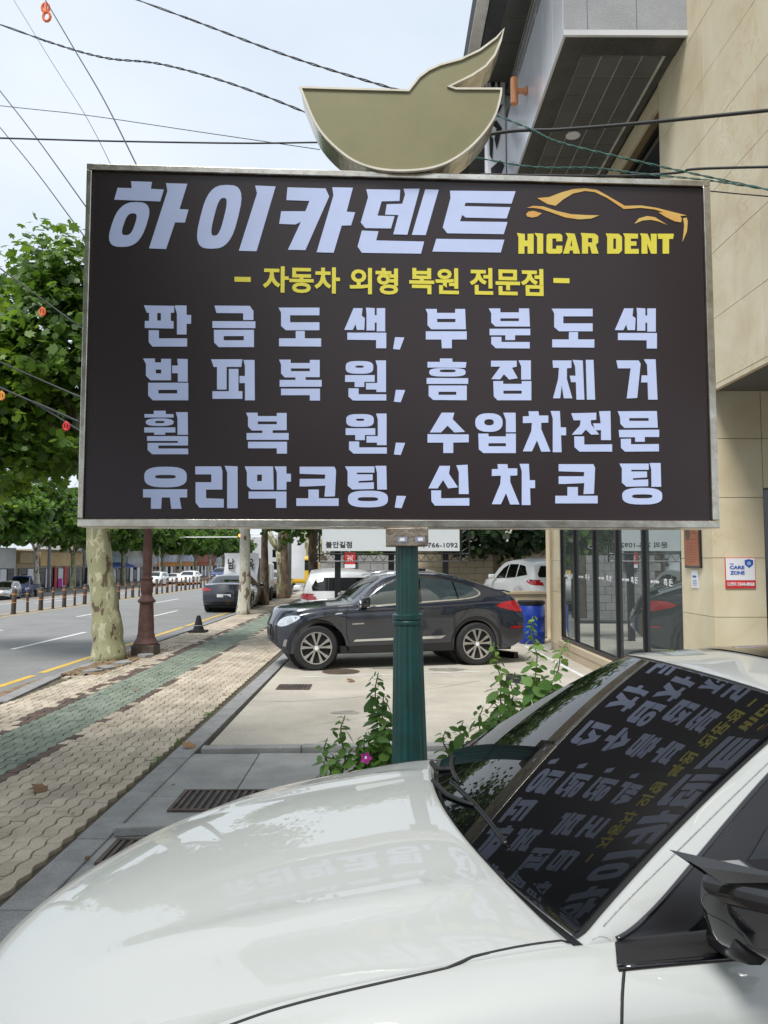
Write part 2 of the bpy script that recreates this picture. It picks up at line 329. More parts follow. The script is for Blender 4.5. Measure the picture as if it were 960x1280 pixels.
# granite band between pavers and lot
kerbstone((-1.84, 2.0), (-1.72, 24), .2, .012, pav, name='border_stone')

# pavers, wavy long sides, laid along the street
PW, PL, PH = .104, .204, .055
def paver_geo(w_, l_, top, amp=.013):
    n = 6; xs = []
    left = [(-w_/2+amp*math.sin(2*PI*(j/n)), -l_/2+l_*j/n) for j in range(n+1)]
    right = [(w_/2+amp*math.sin(2*PI*(j/n)), -l_/2+l_*j/n) for j in range(n, -1, -1)]
    out = right[::-1]+left[::-1]; m = len(out)
    cx = lambda p, k: (p[0]*k, p[1]*k)
    vs = [(p[0], p[1], top-PH) for p in out]+[(p[0], p[1], top-.004) for p in out]+[(p[0]*.93, p[1]*.965, top) for p in out]
    fs = [(i, (i+1) % m, (i+1) % m+m, i+m) for i in range(m)]+[(i+m, (i+1) % m+m, (i+1) % m+2*m, i+2*m) for i in range(m)]+[tuple(range(2*m, 3*m))]
    return vs, fs
slots = []
ncol = int(round((PX1-(-4.80))/PW))
for ci in range(ncol+3):
    x = PX1-.06-PW*(ci+.5)
    off = (ci % 2)*PL/2
    for k in range(-4, 172):
        y = 2.0+off+k*PL
        xx = x+.05*(y-6)/20 if False else x
        if xx < KX+.2 or (y < 12 and xx < -4.72): continue
        if xx < -4.45 and 12.2 < y < 15.9: continue            # tree pit
        if y > 34: continue
        m = 'paver'
        if -3.90 < xx < -3.16: m = 'paver_green'
        elif -4.02 < xx <= -3.90 or -3.16 <= xx < -3.04: m = 'paver_brown'
        if m == 'paver_brown' and random.random() < .28: m = 'paver'
        px, py, dd = proj((xx, y, 0)); vis = -15 < px < 620 and py < 1290
        slots.append((dd if vis else dd+500, xx, y, m, 1 if ci % 2 else -1))
slots.sort(key=lambda t: t[0])
pvm = {}
for m in ('paver', 'paver_green', 'paver_brown'):
    for ph in (1, -1):
        vs, fs = paver_geo(PW-.007, PL-.006, 0.0, .013*ph); me = bpy.data.meshes.new('paver'); me.from_pydata(vs, [], fs); me.materials.append(M[m]); pvm[m, ph] = me
for i, (dd, x, y, m, ph) in enumerate(slots[:300]):
    link('paver', pvm[m, ph], pav, (x, y, random.uniform(-.004, .003)), (random.uniform(-.012, .012), random.uniform(-.02, .02), random.uniform(-.012, .012)))
for m in ('paver', 'paver_green', 'paver_brown'):
    g = MB(); geo = {ph: paver_geo(PW-.007, PL-.006, 0.0, .013*ph) for ph in (1, -1)}
    for dd, x, y, mm, ph in slots[300:]:
        if mm == m:
            vs0, fs0 = geo[ph]
            dz = random.uniform(-.005, .003); tx, ty = random.uniform(-.03, .03), random.uniform(-.02, .02)
            g.add([(v[0]+x, v[1]+y, v[2]+dz+v[0]*tx+v[1]*ty) for v in vs0], fs0)
    g.build('pavers', M[m], pav, fix=False, kind='stuff')
# beyond 34 m the surface is too far to tell pavers apart
for x0, x1, m in ((-4.95, -4.02, 'paver'), (-4.02, -3.90, 'paver_brown'), (-3.90, -3.16, 'paver_green'), (-3.16, -3.04, 'paver_brown'), (-3.04, -1.93, 'paver')):
    MB().add([(x0, 34.1, -.002), (x1, 34.1, -.002), (x1, 260, -.002), (x0, 260, -.002)], [(0, 1, 2, 3)]).build('far_paving', M[m], pav, fix=False)
# tree pit soil, uneven
g = MB(); n = 16
vs = [(-5.0+.62*i/n, 12.2+3.7*j/n, .0+random.uniform(-.02, .03)) for j in range(n+1) for i in range(n+1)]
g.add(vs, [(j*(n+1)+i, j*(n+1)+i+1, (j+1)*(n+1)+i+1, (j+1)*(n+1)+i) for j in range(n) for i in range(n)])
g.build('tree_pit_soil', M['dirt'], pav, fix=False, smooth=True)
for c in ((-4.55, 12.9), (-4.5, 13.5), (-4.42, 14.6), (-4.62, 12.5)):
    pts = [(c[0]+.16*math.cos(a)*random.uniform(.6, 1.2), c[1]+.25*math.sin(a)*random.uniform(.6, 1.2)) for a in [k*PI/4 for k in range(8)]]
    MB().prism([pts], lambda a, b, t: (a, b, t), .045, .0).build('broken_concrete', M['kerb'], pav)

# parking lot: slab, front kerb, granite apron, grates, manhole
g = MB(); g.bb(-1.62, 7.45, -.1, 3.9, 9.2, .03); g.bb(-1.62, 9.206, -.1, 3.84, 22, .03)
lot = g.build('parking_lot', M['concrete'], kind='structure', bevel=.01)
kerbstone((-1.66, 7.30), (3.9, 7.55), .13, .045, lot, name='edge_stone', m='slab')
g = MB(); g.bb(-1.73, -20, -.12, 9, 7.3, -.02)
apron = g.build('forecourt', M['sand'], kind='structure')
sx = -1.725; k = 0
for i in range(10):
    x0 = -1.725+i*.62; 
    for j in range(5):
        y1 = 7.22+.025*i-j*1.3; y0 = y1-1.292
        if i == 0 and j == 1: y1 -= .0
        MB().bb(x0, y0, -.06, x0+.612, y1, .0+random.uniform(-.002, .002)).build('granite_slab', M['slab'], apron, bevel=.004)
def grate(x0, y0, x1, y1, z, par, nb, nm='drain_grate'):
    fr = MB(); t = .03
    fr.bb(x0, y0, z-.02, x1, y0+t, z+.012); fr.bb(x0, y1-t, z-.02, x1, y1, z+.012); fr.bb(x0, y0+t, z-.02, x0+t, y1-t, z+.012); fr.bb(x1-t, y0+t, z-.02, x1, y1-t, z+.012)
    o = fr.build(nm, M['iron'], par)
    MB().bb(x0+t, y0+t, z+.001, x1-t, y1-t, z+.003).build('pit', M['black'], o)
    for k in range(nb):
        xa = x0+t+(x1-x0-2*t)*(k+.5)/nb
        MB().bb(xa-.012, y0+t, z-.01, xa+.012, y1-t, z+.010).build('grate_bar', M['iron'], o)
grate(-1.50, 5.55, -.70, 6.05, .004, apron, 14)
grate(-1.42, 10.60, -.96, 11.02, .032, lot, 9)
grate(-1.66, 4.6, -1.2, 5.0, .004, apron, 8)
MB().box((-1.50, 5.12, .03), (.42, .09, .06), (0, 0, .1)).build('edge_stone', M['slab'], apron, bevel=.01)
MB().lathe([(.30, .031), (.30, .037), (.28, .04), (.02, .041)], (-.62, 12.35, 0), 28).build('manhole_cover', M['iron'], lot)
MB().add([(-1.2, 11.72, .0345), (1.6, 12.3, .0345), (1.6, 12.36, .0345), (-1.2, 11.78, .0345)], [(0, 1, 2, 3)]).build('worn_line', M['whiteline'], lot, fix=False)
MB().add([(3.1, 9.3, .0345), (3.18, 9.3, .0345), (3.05, 16.2, .0345), (2.97, 16.2, .0345)], [(0, 1, 2, 3)]).build('worn_line', M['whiteline'], lot, fix=False)
def crack(pts, z, par, r=.006):
    pl = [Vector((x+random.uniform(-.02, .02), y+random.uniform(-.02, .02), z)) for x, y in pts]; g = MB()
    vs = []
    for i, p in enumerate(pl): w_ = r*random.uniform(.4, 1.2); vs += [p+Vector((0, w_, 0)), p-Vector((0, w_, 0))]
    g.add(vs, [(2*i, 2*i+1, 2*i+3, 2*i+2) for i in range(len(pl)-1)]); g.build('crack', M['sand'], par, fix=False)
crack([(-1.6+.18*i, 9.7+.02*math.sin(i*1.7)+.006*i*i) for i in range(18)], .0335, lot, .005); crack([(.6+.12*i, 11.2-.05*i+.04*math.sin(i*2.1)) for i in range(20)], .0336, lot, .004); crack([(-.9+.1*i, 8.1+.09*i) for i in range(14)], .0337, lot, .004)
M['stain'] = mat('oil stain', (.20, .185, .16), .7, c2=(.33, .31, .265), scale=6)
for cx_, cy_, rx_, ry_ in ((.2, 12.9, .5, .3), (-.4, 9.0, .22, .12), (1.6, 9.9, .3, .14), (1.1, 12.6, .35, .2)):
    MB().add([(cx_+rx_*random.uniform(.6, 1.1)*math.cos(t_), cy_+ry_*random.uniform(.6, 1.1)*math.sin(t_), .0345) for t_ in [k*PI/12 for k in range(24)]], [tuple(range(24))]).build('oil_stain', M['stain'], lot, fix=False)
# opposite pavement
g = MB(); g.bb(-36.2, -30, -1.6, -31.6, 300, -1.13); g.build('far_pavement', M['kerb'], kind='structure')

# ---------------- the big sign ----------------
SA = Vector((-1.70, 4.318, 0)); SB = Vector((1.998, 4.50, 0)); SZ0, SZ1 = 1.955, 4.062
su = (SB-SA).normalized(); sn = Vector((su.y, -su.x, 0))      # sn points at the camera
SW = (SB-SA).length
sign = thing('signboard', 'large dark brown sign with white Korean lettering in a steel frame', 'sign', (SA.x, SA.y, SZ0), math.atan2(su.y, su.x))
# local frame: x along the sign, y away from the camera, z up
fw = .036; HT = SZ1-SZ0; DP = .26
def bar(x0, z0, x1, z1, nm='frame_bar'):
    MB().bb(x0, 0, z0, x1, DP, z1).build(nm, M['steel_rough'], sign, bevel=.004)
bar(0, 0, SW, fw+.008); bar(0, HT-fw, SW, HT); bar(0, fw+.011, fw-.006, HT-fw-.003); bar(SW-fw-.008, fw+.011, SW, HT-fw-.003)
face = MB().bb(fw-.004, .022, fw+.01, SW-fw-.01, .032, HT-fw-.002).build('face_panel', M['signface'], sign)
MB().bb(fw, .05, fw+.012, SW-fw-.012, DP-.01, HT-fw-.005).build('back_box', M['steel'], sign)
g = MB()
for k in range(46):
    x = .06+k*(SW-.12)/45; g.box((x, -.001, HT-.018), (.007, .003, .007))
for k in range(26):
    z = .08+k*(HT-.16)/25
    g.box((.015, -.001, z), (.007, .003, .007)); g.box((SW-.02, -.001, z), (.007, .003, .007))
g.build('rivets', M['steel'], sign, kind='stuff')
smi = pmat(sign).inverted()
def sp(px, py):          # pixel of the photograph -> point on the face, in sign coordinates
    r = ray(px, py); t = (SA-_C).dot(sn)/r.dot(sn); p = smi @ (_C+r*t); return (p.x, p.z)
_k = [0]
def glyph(mb, loops, ox, oy, sc, dx=0, dy=0):
    _k[0] += 1; yy = .0192-.00025*(_k[0] % 7)
    lp = [[sp(ox+(x+dx)/sc, oy+(y+dy)/sc) for x, y in l] for l in loops]
    mb.prism(lp, lambda a, b, t: (a, t, b), yy, .0218, back=False)
def P(s): return [tuple(float(q) for q in t.split(',')) for t in s.split()]
def rect(x0, y0, x1, y1): return [(x0, y0), (x1, y0), (x1, y1), (x0, y1)]
def oval(x0, y0, x1, y1, sh=0, e=3.2, n=28):
    cx, cy, a, b = (x0+x1)/2, (y0+y1)/2, (x1-x0)/2, (y1-y0)/2; o = []
    for k in range(n):
        t = 2*PI*k/n; c, s_ = math.cos(t), math.sin(t)
        x = a*math.copysign(abs(c)**(2/e), c); y = b*math.copysign(abs(s_)**(2/e), s_); o.append((cx+x+sh*y, cy+y))
    return o
G = {}
G['판'] = [[P('25,15 132,17 132,41 120,41 120,70 130,71 130,97 28,95 28,70 43,70 43,41 35,41'), rect(72, 42, 85, 69)], [P('138,15 176,16 176,49 192,49 192,80 176,80 176,118 142,118 142,45 134,17')], [P('42,103 78,103 78,132 178,132 178,161 55,161 42,145')]]
G['금'] = [[P('275,16 400,17 413,35 413,67 377,67 377,43 282,42')], [P('268,71 420,72 420,96 268,95')], [P('273,102 415,102 415,163 290,163 274,147'), rect(308, 124, 379, 139)]]
G['도'] = [[P('502,23 647,23 647,50 543,50 543,75 647,75 647,103 528,103 511,88 511,40')], [P('563,106 595,106 595,132 653,132 653,161 504,160 504,132 563,132')]]
G['색'] = [[P('768,25 800,25 797,52 808,60 806,102 780,102 775,82 765,102 735,102')], [P('812,23 843,25 843,50 850,50 850,25 880,25 880,107 850,107 850,76 843,76 843,104 814,104 814,45')], [P('746,112 884,112 884,167 848,167 848,138 746,137')]]
G[','] = [[P('915,128 948,129 932,172 908,170')]]
G['부'] = [[P('35,28 75,28 75,42 140,42 140,28 175,28 178,100 55,100 42,86 42,45'), rect(76, 63, 141, 75)], [P('36,107 181,107 181,136 128,136 128,167 93,167 91,136 36,136')]]
G['분'] = [[P('259,26 300,26 300,40 366,40 366,26 402,26 405,90 282,90 268,76 268,43'), rect(300, 61, 366, 71)], [P('262,98 406,98 406,121 352,121 352,138 318,138 318,121 262,121')], [P('268,127 304,127 304,145 404,145 404,168 284,167 268,152')]]
G['범'] = [[P('22,17 64,17 64,31 86,31 86,18 121,18 121,94 48,94 32,78 32,36'), rect(67, 56, 86, 70)], [P('143,18 180,19 180,99 145,99 145,69 125,69 125,42 145,42 145,36')], [P('40,103 182,103 182,165 56,165 40,148'), rect(76, 128, 143, 141)]]
G['퍼'] = [[P('263,20 374,20 370,47 318,47 318,127 284,127 284,47 272,47')], [P('326,54 360,54 360,133 374,133 374,160 268,160 268,133 326,133')], [P('378,22 417,22 418,165 383,165 383,104 364,104 364,79 383,79 383,45')]]
G['복'] = [[P('504,21 545,21 545,33 613,33 613,22 648,22 648,83 598,83 598,93 655,93 655,117 506,117 506,93 562,93 562,84 524,84 511,70 511,38'), rect(546, 52, 613, 62)], [P('511,124 649,124 649,166 613,166 613,147 511,147')]]
G['원'] = [[oval(740, 26, 838, 71), oval(775, 42, 804, 50)], [P('738,76 843,76 843,100 806,100 806,118 772,118 772,100 738,100')], [P('846,24 883,24 883,136 849,136 849,127 812,127 812,104 852,104 852,45')], [P('750,123 786,123 786,144 884,144 884,166 766,166 750,152')]]
G['흠'] = [[P('86,17 130,17 130,29 180,30 177,50 42,49 42,29 86,29')], [oval(48, 51, 177, 81), oval(85, 56, 142, 66)], [P('39,86 186,87 186,107 39,107')], [P('46,113 181,113 181,165 62,164 46,150'), rect(81, 135, 144, 146)]]
G['집'] = [[P('267,25 358,25 358,46 341,50 362,87 331,92 313,73 299,91 268,90 300,46 267,46')], [P('364,24 408,24 408,92 374,92 374,45')], [P('275,97 310,97 310,107 376,107 376,97 410,97 410,165 290,165 277,152'), rect(311, 131, 376, 142)]]
G['제'] = [[P('485,24 552,24 552,50 536,52 536,90 555,158 525,158 518,112 512,158 487,158 505,90 508,50 487,50')], [P('556,22 592,24 598,163 570,163 568,101 551,101 546,78 567,78 565,45')], [P('603,22 630,22 636,163 607,163')]]
G['거'] = [[P('711,24 790,24 797,36 785,157 748,159 762,52 717,52')], [P('808,20 850,20 857,163 824,163 822,102 799,102 801,77 822,77 820,40')]]
G['휠'] = [[P('60,13 102,13 102,25 130,25 130,37 27,37 27,25 60,25')], [oval(31, 40, 130, 67, e=2.6), oval(64, 49, 98, 57)], [P('26,72 136,72 136,90 100,90 100,98 61,98 61,90 26,90')], [P('138,18 180,18 181,98 144,98 144,40')], [P('36,103 181,103 181,136 76,136 76,147 181,147 182,167 54,167 38,152 38,127 145,127 145,120 36,120')]]
G['수'] = [[P('92,20 137,20 131,43 175,88 137,90 113,66 90,90 50,90')], [P('42,96 188,97 188,125 133,126 133,163 98,163 98,126 42,126')]]
G['입'] = [[oval(211, 22, 308, 88, e=2.5), oval(243, 43, 277, 65, e=2.3)], [P('310,20 354,20 355,89 320,89 320,45')], [P('222,94 258,94 258,104 320,104 320,94 355,94 355,163 240,163 224,150'), rect(258, 128, 320, 139)]]
G['차'] = [[P('400,15 435,15 437,30 470,30 470,55 445,56 445,78 478,158 445,158 430,118 412,157 380,157 410,85 412,56 380,57 380,33 402,32')], [P('478,14 511,14 514,72 533,72 533,100 515,100 517,160 486,160 486,40')]]
G['전'] = [[P('551,22 640,20 640,45 620,47 622,62 650,97 622,98 603,80 588,97 553,98 582,66 585,47 560,47')], [P('650,15 690,14 692,117 657,117 657,82 636,82 628,58 656,58')], [P('562,104 597,104 597,133 696,132 696,158 580,158 563,142')]]
G['문'] = [[P('716,15 855,14 858,73 740,74 726,60 724,35'), rect(757, 39, 826, 49)], [P('720,81 863,80 863,106 812,106 812,123 778,123 778,107 722,107')], [P('727,113 763,112 763,132 862,131 862,157 742,158 728,145')]]
G['유'] = [[oval(26, 25, 177, 98, e=2.8), oval(64, 54, 138, 67)], [P('22,105 178,105 178,134 151,134 158,174 122,174 117,134 88,134 86,174 50,174 50,134 22,134')]]
G['리'] = [[P('207,24 298,24 303,40 303,106 245,106 245,137 308,139 308,170 222,170 208,152 208,80 264,80 264,52 207,52')], [P('311,22 357,24 357,172 320,172 320,45')]]
G['막'] = [[P('382,24 483,24 485,106 405,106 390,92 390,45'), rect(426, 53, 443, 76)], [P('488,24 530,24 530,50 546,50 546,78 530,78 530,107 496,107 496,45')], [P('396,113 530,113 530,171 493,171 493,138 396,138')]]
G['코'] = [[P('577,25 700,25 706,38 702,130 665,131 668,92 600,95 577,95 577,68 666,68 668,53 577,50')], [P('608,106 645,106 645,137 715,137 715,164 565,164 565,137 608,137')]]
G['팅'] = [[P('738,24 842,24 842,46 780,46 780,52 836,52 836,73 786,76 786,82 840,80 840,104 763,106 747,92 747,42')], [P('845,22 884,22 886,106 852,106 851,45')], [oval(748, 110, 890, 169, e=2.8), oval(783, 133, 855, 147)]]
G['신'] = [[P('85,22 122,22 118,50 150,98 115,102 97,72 78,102 45,102')], [P('144,20 184,18 188,122 153,122 153,45')], [P('55,109 90,109 90,137 190,136 190,163 68,163 56,148')]]
K = 960/340
rows = [((170, 375), [('판',0,0),('금',0,0),('도',0,0),('색',0,0),(',',0,0)]), ((520, 375), [('부',0,0),('분',0,0),('도',-20,4),('색',-29,1)]),
        ((170, 441), [('범',0,0),('퍼',0,0),('복',0,0),('원',0,0),(',',3,0)]), ((520, 441), [('흠',0,0),('집',0,0),('제',0,0),('거',0,0)]),
        ((170, 508), [('휠',0,0),('복',-117,-1),('원',2,-1),(',',3,-2)]), ((520, 508), [('수',0,0),('입',0,0),('차',0,0),('전',0,0),('문',0,0)]),
        ((170, 574), [('유',0,0),('리',0,0),('막',0,0),('코',0,0),('팅',0,0),(',',6,0)]), ((520, 574), [('신',0,0),('차',-110,1),('코',-70,-9),('팅',-16,-10)])]
for (o, gl) in rows:
    for ch, dx, dy in gl:
        g = MB()
        for lp in G[ch]: glyph(g, lp, o[0], o[1], K, dx, dy)
        g.build('letter', M['letter'], sign)
KT = 960/270; sh = -.33; tl_ = [[P('152,34 245,37 240,68 298,71 282,124 77,116 92,63 155,65')], [oval(66, 127, 221, 327, sh, 2.8), oval(119, 177, 169, 275, sh, 3)], [P('308,42 403,45 368,158 408,160 392,218 348,217 308,336 232,333 314,78')],
           [oval(461, 50, 630, 335, sh*.75, 3), oval(522, 108, 567, 277, sh*.75, 3)], [P('706,53 797,57 712,346 633,344 714,88')],
           [P('850,61 1020,66 1036,102 930,341 852,340 910,215 885,227 813,224 822,168 930,168 948,122 845,118')], [P('1050,61 1142,63 1114,170 1152,173 1134,231 1092,232 1056,353 980,351 1055,98')],
           [P('1202,70 1353,72 1350,122 1270,124 1252,188 1328,190 1312,245 1197,243 1177,218 1210,105')], [P('1368,68 1440,68 1385,273 1322,271 1345,185 1286,183 1293,137 1362,135 1375,92')], [P('1465,70 1525,72 1467,274 1405,273')], [P('1182,254 1256,257 1246,298 1460,303 1446,357 1182,353 1163,325')],
           [P('1575,76 1868,79 1850,134 1645,130 1640,145 1845,150 1828,200 1645,196 1630,184 1620,213 1832,216 1815,270 1563,266 1543,240 1578,108')], [P('1514,291 1818,295 1802,352 1497,348')]]
for i0, i1 in ((0, 3), (3, 5), (5, 7), (7, 11), (11, 13)):
    g = MB()
    for lp in tl_[i0:i1]: glyph(g, lp, 120, 215, KT)
    g.build('letter', M['letter'], sign)
for lp in [[P('130,83 190,78 250,55 310,38 370,33 430,42 490,75 570,122 650,120 730,132 800,150 880,170 848,173 856,188 852,205 820,200 775,178 738,154 768,155 720,140 650,132 565,138 480,82 420,53 370,47 310,60 260,90 222,122 180,112')],
           [P('78,132 110,122 160,125 230,148 300,164 370,168 442,170 400,186 340,190 270,180 200,155 150,138 110,132')], [P('74,164 85,152 110,147 153,160 130,176 105,181 80,176')],
           [P('618,212 640,185 680,173 720,178 785,218 740,200 700,192 660,195')], [P('862,184 880,180 886,200 882,250 860,302 866,250 868,215')]]: g = MB(); glyph(g, lp, 640, 225, 4); g.build('emblem_stroke', M['gold'], sign)
for lp in [[P('28,258 68,263 68,296 82,296 82,262 112,262 112,362 82,362 82,325 66,325 66,362 36,362 36,280')], [P('116,258 160,262 160,362 130,362 130,280')],
           [P('178,268 186,262 246,262 256,272 256,300 226,300 226,286 206,286 206,338 226,338 226,322 256,322 256,352 246,362 186,362 176,352')],
           [P('272,258 318,262 345,362 312,362 308,346 294,346 290,362 260,362 284,280'), P('302,290 296,325 306,325')],
           [P('348,258 420,262 436,274 436,306 424,318 438,362 404,362 394,326 385,326 385,362 355,362 355,280'), P('385,284 406,284 406,306 385,306')],
           [P('474,260 540,262 556,278 556,346 540,362 482,362 482,280'), P('512,286 526,286 526,338 512,338')],
           [P('562,260 636,262 636,286 600,286 600,300 628,300 628,322 600,322 600,338 640,338 640,362 570,362 570,280')],
           [P('646,260 684,262 702,306 700,262 730,262 730,362 702,362 682,312 684,362 654,362 654,280')], [P('734,262 816,262 812,288 792,288 792,362 760,362 760,288 738,288')]]: g = MB(); glyph(g, lp, 640, 225, 4); g.build('letter', M['yellow'], sign)

def text(body, size, m, parent, mtx, off=0.0, ext=.001, name='lettering', align='LEFT', sxy=(1, 1)):
    c = bpy.data.curves.new('t', 'FONT'); c.body = body; c.size = size; c.offset = off; c.extrude = ext; c.align_x = align; c.resolution_u = 3
    o = bpy.data.objects.new('t', c); COL.objects.link(o); dg = bpy.context.evaluated_depsgraph_get()
    me = bpy.data.meshes.new_from_object(o.evaluated_get(dg)); bpy.data.objects.remove(o)
    me.name = name; me.materials.clear(); me.materials.append(M[m]); me.transform(Matrix.Diagonal((sxy[0], sxy[1], 1, 1)))
    q = bpy.data.objects.new(name, me); COL.objects.link(q); q.parent = parent; q.matrix_local = mtx; return q
RXP = Matrix.Rotation(PI/2, 4, 'X')
def bounds(o): xs = [v.co.x for v in o.data.vertices]; ys = [v.co.y for v in o.data.vertices]; return min(xs), max(xs), min(ys), max(ys)
def text_fit(body, m, parent, x0, z0, x1, z1, y, off=0.0, name='lettering'):
    """text whose ink fills x0..x1 and z0..z1 on a plane facing -y"""
    o = text(body, 1, m, parent, Matrix.Identity(4), off, .002, name); a, b, c, d = bounds(o)
    o.data.transform(Matrix.Translation((-a, -c, 0))); o.data.transform(Matrix.Diagonal(((x1-x0)/(b-a), (z1-z0)/(d-c), 1, 1)))
    o.matrix_local = Matrix.Translation((x0, y, z0)) @ RXP; return o
ax, az = sp(327, 365.5); bx, bz = sp(424, 333)
for t_, x0, y0, x1, y1 in (('자동차', 328, 333, 425, 364), ('외형', 437, 334, 498, 366), ('복원', 512, 334, 574, 366), ('전문점', 588, 335, 680, 367)):
    a = sp(x0, y1); b = sp(x1, y0); text_fit(t_, 'yellow', sign, a[0], a[1], b[0], b[1], .0192, .028)
for x0, x1 in ((292.5, 313), (693, 713)):
    a = sp(x0, 350.5+(x0-290)*.004); b = sp(x1, 344.8+(x0-290)*.004); MB().bb(a[0], .019, a[1], b[0], .0218, b[1]).build('dash', M['yellow'], sign)

# post
post = thing('sign_post', 'fluted dark green cast iron post carrying the large brown sign', 'post', (.175, 4.45, 0))
post.rotation_euler = (0, -.011, 0)
MB().lathe([(.125, 0), (.125, .05), (.112, .08), (.108, .2), (.102, .66), (.083, 1.40)], n=96, flute=16, fl_a=.07).build('lower_shaft', M['green_post'], post, smooth=True, angle=.9)
MB().lathe([(.080, 1.398), (.088, 1.402), (.089, 1.418), (.083, 1.425), (.089, 1.432), (.090, 1.455), (.078, 1.462)], n=48).build('collar', M['green_post'], post, smooth=True, angle=.6)
MB().lathe([(.068, 1.46), (.066, 1.845)], n=96, flute=16, fl_a=.08).build('upper_shaft', M['green_post'], post, smooth=True, angle=.9)
br = MB().bb(-.12, -.10, 1.846, .12, .10, 1.952).build('bracket', M['ruststeel'], post, bevel=.006)
MB().add([(-.055, -.102, 1.868), (.0, -.102, 1.868), (.0, -.102, 1.90), (-.055, -.102, 1.90)], [(0, 1, 2, 3)]).build('sticker', M['faded'], br, fix=False)
MB().add([(.045, -.102, 1.868), (.10, -.102, 1.868), (.10, -.102, 1.90), (.045, -.102, 1.90)], [(0, 1, 2, 3)]).build('sticker', M['faded'], br, fix=False)
for x in (-.043, .06): MB().add([(x, -.103, 1.876), (x+.028, -.103, 1.876), (x+.028, -.103, 1.893), (x, -.103, 1.893)], [(0, 1, 2, 3)]).build('sticker_print', M['white'], br, fix=False)

# bowl with a leaf-shaped flame on top of the sign
bowl = thing('bowl_emblem', 'olive half-bowl emblem with a curved leaf tail standing on top of the sign', 'emblem', (.13, 4.40, SZ1))
BY = 4.385
def bz(pts): 
    out = []
    for x, y in pts: p = atY(x, y, BY); out.append((p.x-.13, p.z-SZ1))
    return out
sc = 280/960
o1 = []
zz = [(47,268),(75,340),(110,420),(150,480),(210,540),(280,590),(360,620),(440,632),(530,632),(620,620),(700,590),(780,535),(850,460),(895,385),(917,300),(918,275)]
zs_ = []
for i in range(1, len(zz)-2):
    for t in (0, .33, .66):
        p0, p1, p2, p3 = [Vector(q) for q in zz[i-1:i+3]]; v_ = .5*((2*p1)+(p2-p0)*t+(2*p0-5*p1+4*p2-p3)*t*t+(-p0+3*p1-3*p2+p3)*t**3); zs_.append((v_.x, v_.y))
body_ = [(360+x*sc, 30+y*sc) for x, y in [zz[0]]+zs_+zz[-2:]]
top_ = [(360+x*sc, 30+y*sc) for x, y in [(640,280),(700,268),(790,225),(850,185),(890,135),(915,75),(928,18),(890,58),(820,110),(740,148),(650,172),(600,195),(560,225),(515,282)]]
outl = bz(body_+[(360+720*sc, 30+274*sc)]+top_[1:]+[(360+300*sc, 30+276*sc)])
def inset(p, d):
    n = len(p); out = []; ar = sum(p[i][0]*p[(i+1) % n][1]-p[(i+1) % n][0]*p[i][1] for i in range(n)); sg = 1 if ar > 0 else -1
    for i in range(n):
        a, b, c = Vector(p[i-1]), Vector(p[i]), Vector(p[(i+1) % n]); e1 = (b-a).normalized(); e2 = (c-b).normalized()
        n1 = Vector((-e1.y, e1.x))*sg; n2 = Vector((-e2.y, e2.x))*sg; m = n1+n2; k = d/max(.35, m.length_squared/2); out.append(tuple(b+m*.5*k*2/1))
    return out
inn = inset(outl, .012)
BF = BY-4.40
MB().prism([outl, inn], lambda a, b, t: (a, t, b), BF-.006, BF+.016).build('trim', M['creamtrim'], bowl)
MB().prism([inn], lambda a, b, t: (a, t, b), BF+.004, BF+.015).build('face_panel', M['olive'], bowl)
# side band
n = len(outl); sb_ = inset(outl, .006)
MB().add([(a, BF+.017, b) for a, b in sb_]+[(a, BF+.24, b) for a, b in sb_], [(i, (i+1) % n, (i+1) % n+n, i+n) for i in range(n)]+[tuple(range(n, 2*n))]).build('side_band', M['steel_rough'], bowl)
MB().bb(-.17, .05, -.001, .18, .18, .03).build('foot', M['steel'], bowl)

